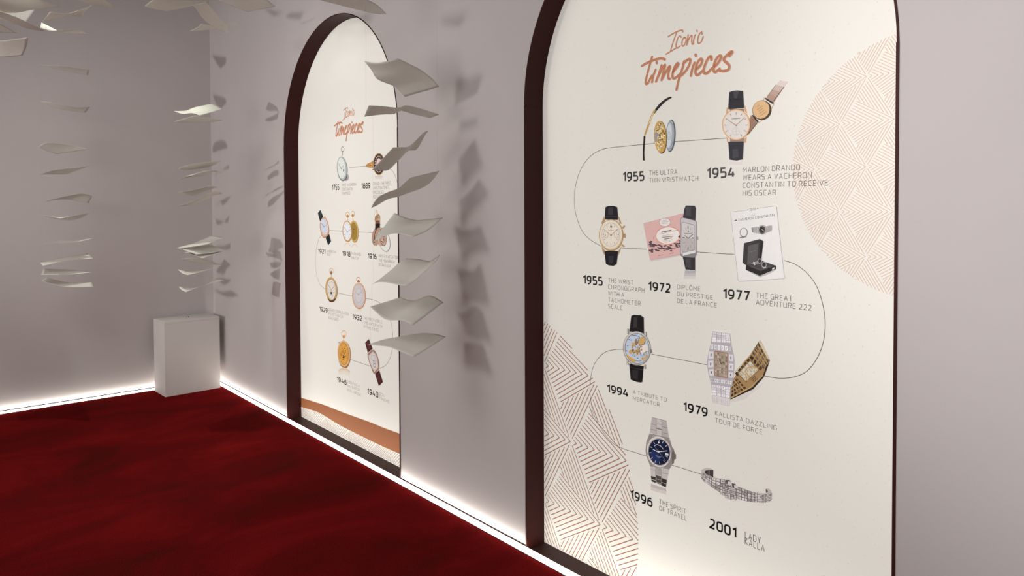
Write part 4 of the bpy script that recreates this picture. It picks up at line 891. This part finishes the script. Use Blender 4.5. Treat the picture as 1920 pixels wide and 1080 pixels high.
# ================= far poster
def far_poster():
    Art.WK = 2.3
    t = empty('timeline_poster', (XP, Y1, 0))
    tag(t, 'far arched poster of pocket watches dated 1755 to 1946, partly behind hanging sheets', 'poster', 'backlit arched posters')
    board(t, Y1)
    p0 = Art(**TITLE).P(288, 500); p1 = Art(**TITLE).P(1190, 362); q0 = Art(580, 180, 5.4).P(258, 302); q1 = Art(580, 180, 5.4).P(548, 265)
    class XF:
        k = (q0[0] - q1[0]) / (p0[0] - p1[0]); kz = (q1[1] - q0[1]) / (p1[1] - p0[1])
        def __call__(s, p): return (q0[0] + (p[0] - p0[0]) * s.k, q0[1] + (p[1] - p0[1]) * s.k)
    title(t, XF())
    # copper band and grey hatching at the foot
    a = Art(560, 740, 7.446); top = [(20, 36), (35, 42), (220, 100), (400, 160), (640, 255), (1000, 385), (1200, 468), (1430, 550)]; bot = [(20, 165), (35, 170), (150, 205), (300, 260), (600, 440), (900, 590), (1150, 712), (1430, 835)]
    yl, yr = Y1 + HN - .0075, Y1 - HN + .0075
    A_ = [a.P(*p) for p in smooth(top)]; B_ = [a.P(*p) for p in smooth(bot)]
    clampy = lambda q: (min(yl, max(yr, q[0])), q[1])
    # quad strip between the two edges at equal stations along the wall
    def zat(pts, y):
        for u, v in zip(pts, pts[1:]):
            if (u[0] - y) * (v[0] - y) <= 0 and u[0] != v[0]: f = (y - u[0]) / (v[0] - u[0]); return u[1] + (v[1] - u[1]) * f
        return pts[0][1] if abs(pts[0][0] - y) < abs(pts[-1][0] - y) else pts[-1][1]
    a.up(1); K = 40; ys = [yl + (yr - yl) * i / K for i in range(K + 1)]
    for u, v in zip(ys, ys[1:]): a.add([(u, zat(A_, u)), (v, zat(A_, v)), (v, zat(B_, v)), (u, zat(B_, u))], '97592f')
    a.build('copper_band', t, 'solid copper-brown curved band near the foot')
    a2 = Art(); a2.up(.5)
    for u, v in zip(ys, ys[1:]): a2.add([(u, zat(B_, u)), (v, zat(B_, v)), (v, .008), (u, .008)], 'd4ccc4')
    a2.build('foot_band', t, 'pale grey ground under the hatching')
    sv = Art.P
    o = Art(560, 740, 7.446).P(275, 395)
    pt = pattern(t, (o[0], o[1] - .02), .175, .30, lambda p: yr < p.x < yl and .009 < p.y < zat(B_, p.x) - .002, '8f8882', .0042, (yr, yl, 0, .4), 9, 7, label='grey hatching of triangles along the foot')
    for v in pt.data.vertices: v.co.x -= .0004
    for q in ([(655, 314), (671, 312.8), (686, 311.3)], [(731, 316), (737, 322), (742, 332), (746, 345), (747.5, 354)], [(618, 432), (645, 433.5)], [(672, 435), (700, 436.3)], [(603, 441), (597, 451), (593, 470), (591.5, 492), (594, 515), (600, 533), (611, 543)],
              [(632, 549), (661, 555.5)], [(686, 560), (697, 561.5), (707, 565), (716, 571)], [(728, 590), (733, 603), (736.5, 625), (736, 650), (732, 670), (724, 684), (712, 691)], [(657, 674), (694, 686.5)]):
        a = Art(); ribbon(a, [a.P(*p) for p in smooth(q, False, 6)], .0026, '7d7872'); a.build('timeline_line', t)
    for yr_, x0, yt, yb, xr in [('1755', 622.6, 346.3, 356.9, 636.5), ('1889', 677.8, 343.3, 354, 694.8), ('1921', 596.7, 466.2, 475, 609.5), ('1918', 642, 470.5, 480, 656.2), ('1916', 690, 474.7, 484.7, 705.3), ('1929', 598.9, 574.7, 583.1, 612.3), ('1932', 661, 588.5, 598.1, 676.7), ('1946', 631.4, 705.8, 714.9, 646.7), ('1940', 689, 727.4, 738.5, 706.4)]:
        block(t, 'year_lettering', [yr_], x0, yt, yb, xr, bold=True, hx='262423')
    for ls, x0, yt, yb, xr, wl, yl_ in [
        (['FIRST VACHERON', 'CONSTANTIN', 'TIMEPIECE'], 641, 344.4, 349.8, 668.9, 0, 365.6), (['ONE OF THE FIRST', 'WRISTWATCHES', 'PRODUCED', 'FOR WOMEN'], 699.8, 341.5, 347.6, 733.3, 0, 372.2),
        (['AMERICAN', '1921'], 612.8, 468.3, 473.3, 629.5, 0, 479.5), (['PACKARD', 'WATCH'], 659.2, 472.8, 478.3, 675.8, 0, 485.8), (['WRIST WATCH FOR', 'THE MAHARAJA', 'OF PATIALA'], 710, 476.7, 482.5, 745.8, 0, 499.2),
        (['GRAND COMPLICATION', 'POCKET-WATCH', 'KING FUAD I'], 616.5, 577.7, 583.1, 652.2, 0, 597.8), (['THE FIRST WORLD', 'TIME WATCH WITH', '31 TIME ZONES'], 681.7, 593.3, 598.7, 714.6, 0, 615),
        (['CREATING A', 'WATCH FOR', 'KING FAROUK'], 651.3, 712.5, 717.6, 673.8, 2, 732.9), (['DON', 'PANCHO'], 711.3, 735.7, 741.3, 727, 1, 748.9)]:
        block(t, 'caption_lettering', ls, x0, yt, yb, xr, wl, yl_, hx='767069')
    N = 'watch_picture'
    def hands(a, c, p, q, hx='26221f', w1=4, w2=3): a.up(1); a.line(hx, [c, p], w1); a.line(hx, [c, q], w2); a.ell(hx, c, 3.5, 5, up=0, n=10)
    a = Art(580, 180, 5.4); a.ell('aaa2a6', (372, 822), 30, 38); a.ell('8a8288', (366, 828), 22, 26); a.ell('39403f', (335, 742), 53, 120, -4); a.ell('7f8a88', (333, 735), 52, 122, -4); a.ell('aab2ae', (333, 733), 47, 116, -4); a.ell('d5dbd5', (327, 731), 41, 106, -4)
    a.line('4a5250', [(337, 560), (336, 605)], 8, up=1); a.oval('5d6664', (338, 538), 15, 23, 5); ticks(a, '6a706c', (327, 731), 41, 106, 12, .8, .92, 3); hands(a, (325, 735), (302, 690), (352, 700)); a.ell('6a706c', (350, 752), 7, 14)
    a.build(N, t, 'silver pocket watch with a ring bow')
    a = Art(580, 180, 5.4)
    for i, hx in enumerate(('cfc6bc', 'd8d0c6')): a.poly(hx, [(670 + i * 6, 806 + i * 18), (740 - i * 6, 806 + i * 18), (748, 824 + i * 18), (662, 824 + i * 18)])
    a.blob('b98436', [(574, 700), (600, 680), (640, 662), (658, 640), (655, 720), (612, 726), (582, 718)]); specks(a, ['7a4c1c', 'e0b060'], (615, 700), 30, 18, 26, 4, 2); a.ell('b08440', (706, 690), 58, 112); a.ell('46302c', (706, 690), 52, 104)
    a.up(1); [a.ell('c8c0bc', (706 + 38 * math.cos(i * .314), 690 + 80 * math.sin(i * .314)), 4, 7, up=0, n=8) for i in range(20)]; a.ell('dcc0b8', (706, 690), 26, 60); a.build(N, t, 'oval gold ring watch with dark enamel and pearls')
    a = Art(580, 380, 6); a.poly('1d2322', [(97, 118), (125, 80), (156, 155), (122, 212)]); a.poly('34403e', [(112, 118), (125, 100), (140, 150), (122, 180)]); a.poly('1f2423', [(185, 395), (225, 352), (246, 435), (214, 482)]); a.line('c29070', [(178, 150), (178, 165)], 12, up=1)
    a.blob('b8805e', [(170, 160), (202, 200), (222, 270), (222, 350), (170, 398), (138, 360), (120, 270), (128, 210)]); a.blob('d8a88a', [(170, 168), (198, 205), (216, 272), (215, 342), (170, 386), (142, 352), (126, 270), (132, 214)]); a.ell('c9d0dc', (170, 270), 40, 92, -8); ticks(a, 'c08a80', (170, 272), 40, 92, 12, .7, .9, 5); a.oval('a0a8b8', (162, 310), 12, 26, 2); hands(a, (168, 272), (138, 232), (202, 245)); a.build(N, t, 'cushion-shaped wristwatch on slanted black strap')
    a = Art(580, 380, 6)
    for c in ((430, 470), (508, 482)):
        for i, hx in enumerate(('d5c096', 'dacdb0')): a.line(hx, smooth([(c[0] - 36 + i * 6, c[1] + 16 + i * 6), (c[0] - 20, c[1] - 6 + i * 8), (c[0], c[1] - 14 + i * 8), (c[0] + 20, c[1] - 6 + i * 8), (c[0] + 36 - i * 6, c[1] + 16 + i * 6)]), 6, up=.2)
    a.oval('b88a3c', (432, 132), 20, 27, 6, up=1); a.oval('b88a3c', (490, 124), 20, 27, 6); a.ell('c0803c', (432, 152), 13, 18, n=12); a.ell('c0803c', (490, 146), 13, 18, n=12); a.line('b88a3c', [(432, 165), (432, 210)], 8); a.line('b88a3c', [(491, 160), (492, 205)], 8)
    a.ell('8a6a24', (507, 326), 48, 124, -3); a.ell('c9a23e', (505, 323), 47, 122, -3); a.ell('9c7c22', (503, 323), 38, 102, -3); a.line('5a4614', [(498, 300), (508, 300)], 12, up=1); a.line('5a4614', [(494, 318), (504, 352)], 7)
    a.ell('9a6c34', (430, 322), 54, 121, -3); a.ell('cf9a5a', (429, 320), 51, 118, -3); a.ell('dfe0e4', (429, 319), 44, 104, -3); ticks(a, '6a707c', (429, 319), 44, 104, 12, .72, .88, 6); a.oval('9aa0ac', (429, 355), 11, 22, 2); hands(a, (430, 328), (400, 284), (470, 298)); a.build(N, t, 'open gold pocket watch shown front and back')
    a = Art(580, 380, 6); a.blob('c9b49c', [(752, 82), (764, 80), (772, 130), (760, 128)]); a.blob('3a2822', [(745, 215), (775, 230), (800, 290), (760, 330), (720, 420), (706, 410), (715, 330), (740, 290)]); a.blob('b28c74', [(715, 330), (745, 300), (790, 280), (805, 310), (770, 370), (780, 440), (760, 482), (720, 470), (704, 410)])
    a.blob('3f2a22', [(748, 300), (765, 285), (740, 360), (738, 440), (722, 440)]); a.blob('b4906c', [(745, 150), (775, 125), (798, 150), (798, 200), (780, 225), (748, 225), (738, 190)]); a.blob('7a5038', [(750, 200), (780, 195), (796, 215), (790, 250), (758, 255), (745, 235)]); a.blob('241614', [(755, 240), (795, 235), (795, 265), (775, 285), (758, 270)]); specks(a, ['5a3a2a', 'd0b090', '7a5a44'], (770, 175), 25, 45, 24, 5, 3)
    a.blob('c0967c', [(770, 450), (800, 400), (850, 380), (868, 420), (840, 470), (800, 490)]); a.oval('8d9494', (845, 425), 62, 125, 12, -14, up=1); a.oval('d8dcdc', (842, 422), 60, 122, 5, -14, up=.5); a.oval('39393b', (832, 385), 36, 98, 6, -6, up=.5); a.ell('c09a84', (830, 385), 32, 92, -6); specks(a, ['5a4034', 'dcc0a8', '8a6450'], (832, 400), 24, 60, 30, 5, 8); a.build(N, t, 'turbaned man beside a wire-banded wristwatch')
    a = Art(580, 500, 8.305); a.oval('b0824a', (343, 65), 31, 40, 7, up=1); a.ell('a86c3c', (343, 95), 17, 30, n=14); a.line('b98e54', [(343, 120), (344, 165)], 12); a.ell('7a5a2a', (347, 362), 94, 194, -3); a.ell('c39d5c', (343, 354), 92, 194, -3); a.blob('5a3c1c', [(290, 490), (340, 525), (415, 490), (395, 535), (355, 556), (315, 540)]); a.ell('a88448', (348, 356), 74, 168, -3); a.ell('d9d1c6', (347, 356), 66, 158, -3)
    ticks(a, '8a8278', (347, 345), 66, 140, 12, .72, .86, 9, skip=(6,)); a.oval('8a8278', (345, 408), 20, 36, 4); a.blob('3c3018', [(330, 408), (345, 390), (360, 408), (345, 430)]); a.oval('a09888', (345, 460), 20, 30, 3); a.oval('a09888', (310, 385), 14, 28, 3); a.oval('a09888', (382, 385), 14, 28, 3); hands(a, (345, 358), (298, 285), (398, 302), w1=6, w2=5); a.build(N, t, 'gold pocket watch with many small dials')
    a = Art(580, 500, 8.305); a.poly('ddd5ca', [(700, 665), (820, 672), (830, 700), (720, 700)]); a.line('b87a4c', [(737, 222), (737, 180), (750, 165), (782, 168), (797, 190), (797, 232)], 9, up=1); a.blob('a86438', [(745, 240), (765, 205), (790, 240)]); a.ell('a07048', (776, 455), 107, 206, -2); a.ell('dba77c', (774, 452), 102, 200, -2); a.ell('b9b2b8', (774, 452), 88, 184, -2); a.ell('cbc4c6', (772, 450), 80, 172, -2)
    ticks(a, '8a8690', (772, 450), 82, 176, 24, .62, .8, 4); a.oval('a09a9c', (772, 448), 50, 110, 3); ticks(a, 'a08a80', (772, 450), 78, 170, 48, .86, .98, 3); hands(a, (770, 440), (735, 402), (812, 395), '5a4a40', 5, 4); a.build(N, t, 'slim rose-gold pocket watch with a ringed dial')
    a = Art(580, 610, 7.2)
    for i, hx in enumerate(('d2bc9c', 'd9ccb6', 'dcd4c6')): a.blob(hx, [(400 + i * 2, 600 + i * 20), (440, 580 + i * 22), (500, 582 + i * 22), (545 - i * 2, 612 + i * 22), (540, 640 + i * 20), (470, 620 + i * 20), (405, 625 + i * 20)])
    a.oval('cf9a5c', (468, 115), 32, 42, 8, up=1); a.ell('c4864a', (467, 152), 15, 24, n=12); a.line('cf9a5c', [(467, 175), (467, 210)], 10); a.ell('6a5a50', (402, 232), 7, 9, n=8); a.blob('8f5c26', [(468, 205), (525, 250), (558, 340), (556, 470), (520, 560), (480, 574), (425, 540), (390, 440), (388, 320), (415, 235)]); a.blob('dba664', [(466, 205), (520, 248), (550, 340), (548, 465), (510, 545), (470, 560), (425, 525), (388, 430), (386, 315), (415, 235)]); a.ell('a8782c', (467, 382), 69, 152, -2); a.ell('dc991f', (466, 381), 63, 144, -2)
    specks(a, ['6a4410', '8f6218', 'b87c18'], (466, 385), 45, 95, 34, 6, 6); ticks(a, '7a5210', (466, 381), 63, 144, 12, .76, .86, 7); a.ell('3a2408', (467, 428), 13, 16, n=12); a.oval('8f6218', (495, 390), 15, 26, 4); a.oval('8f6218', (436, 385), 14, 24, 4); a.line('3a2408', [(467, 378), (438, 338)], 6); a.line('3a2408', [(467, 378), (490, 355)], 4); a.build(N, t, 'gold pocket watch with a deep yellow dial')
    a = Art(580, 610, 7.2); a.poly('4b1f1e', [(755, 235), (804, 183), (856, 312), (790, 372)]); a.poly('5f2c28', [(772, 240), (800, 212), (830, 300), (800, 330)]); a.poly('431a1a', [(888, 655), (945, 603), (996, 765), (940, 820)]); a.poly('56282a', [(905, 670), (935, 640), (975, 755), (945, 785)]); a.line('8a7468', [(786, 392), (830, 352), (856, 312)], 10, up=1); a.line('c8a888', [(795, 400), (862, 336)], 9); a.line('c8a888', [(875, 655), (946, 588)], 10)
    a.blob('9a7868', [(792, 395), (862, 330), (905, 370), (935, 455), (946, 575), (880, 655), (840, 580), (805, 480)]); a.poly('cdb4a4', [(800, 410), (858, 350), (898, 385), (925, 460), (935, 570), (880, 632), (845, 565), (812, 480)]); a.poly('cfc8c6', [(808, 418), (858, 368), (892, 396), (916, 466), (925, 560), (880, 612), (850, 556), (820, 480)])
    a.oval('9a9290', (865, 440), 25, 40, 4, -15, up=1); a.oval('5a5250', (882, 540), 16, 24, 5, -10); a.oval('6a6260', (878, 500), 14, 24, 4, -10); ticks(a, '9a9290', (868, 490), 50, 110, 12, .72, .86, 5, rot=-6); a.line('4a4240', [(868, 470), (885, 520)], 4); a.build(N, t, 'rose-gold barrel-shaped wristwatch on slanted dark brown strap')
    return t
far_poster()
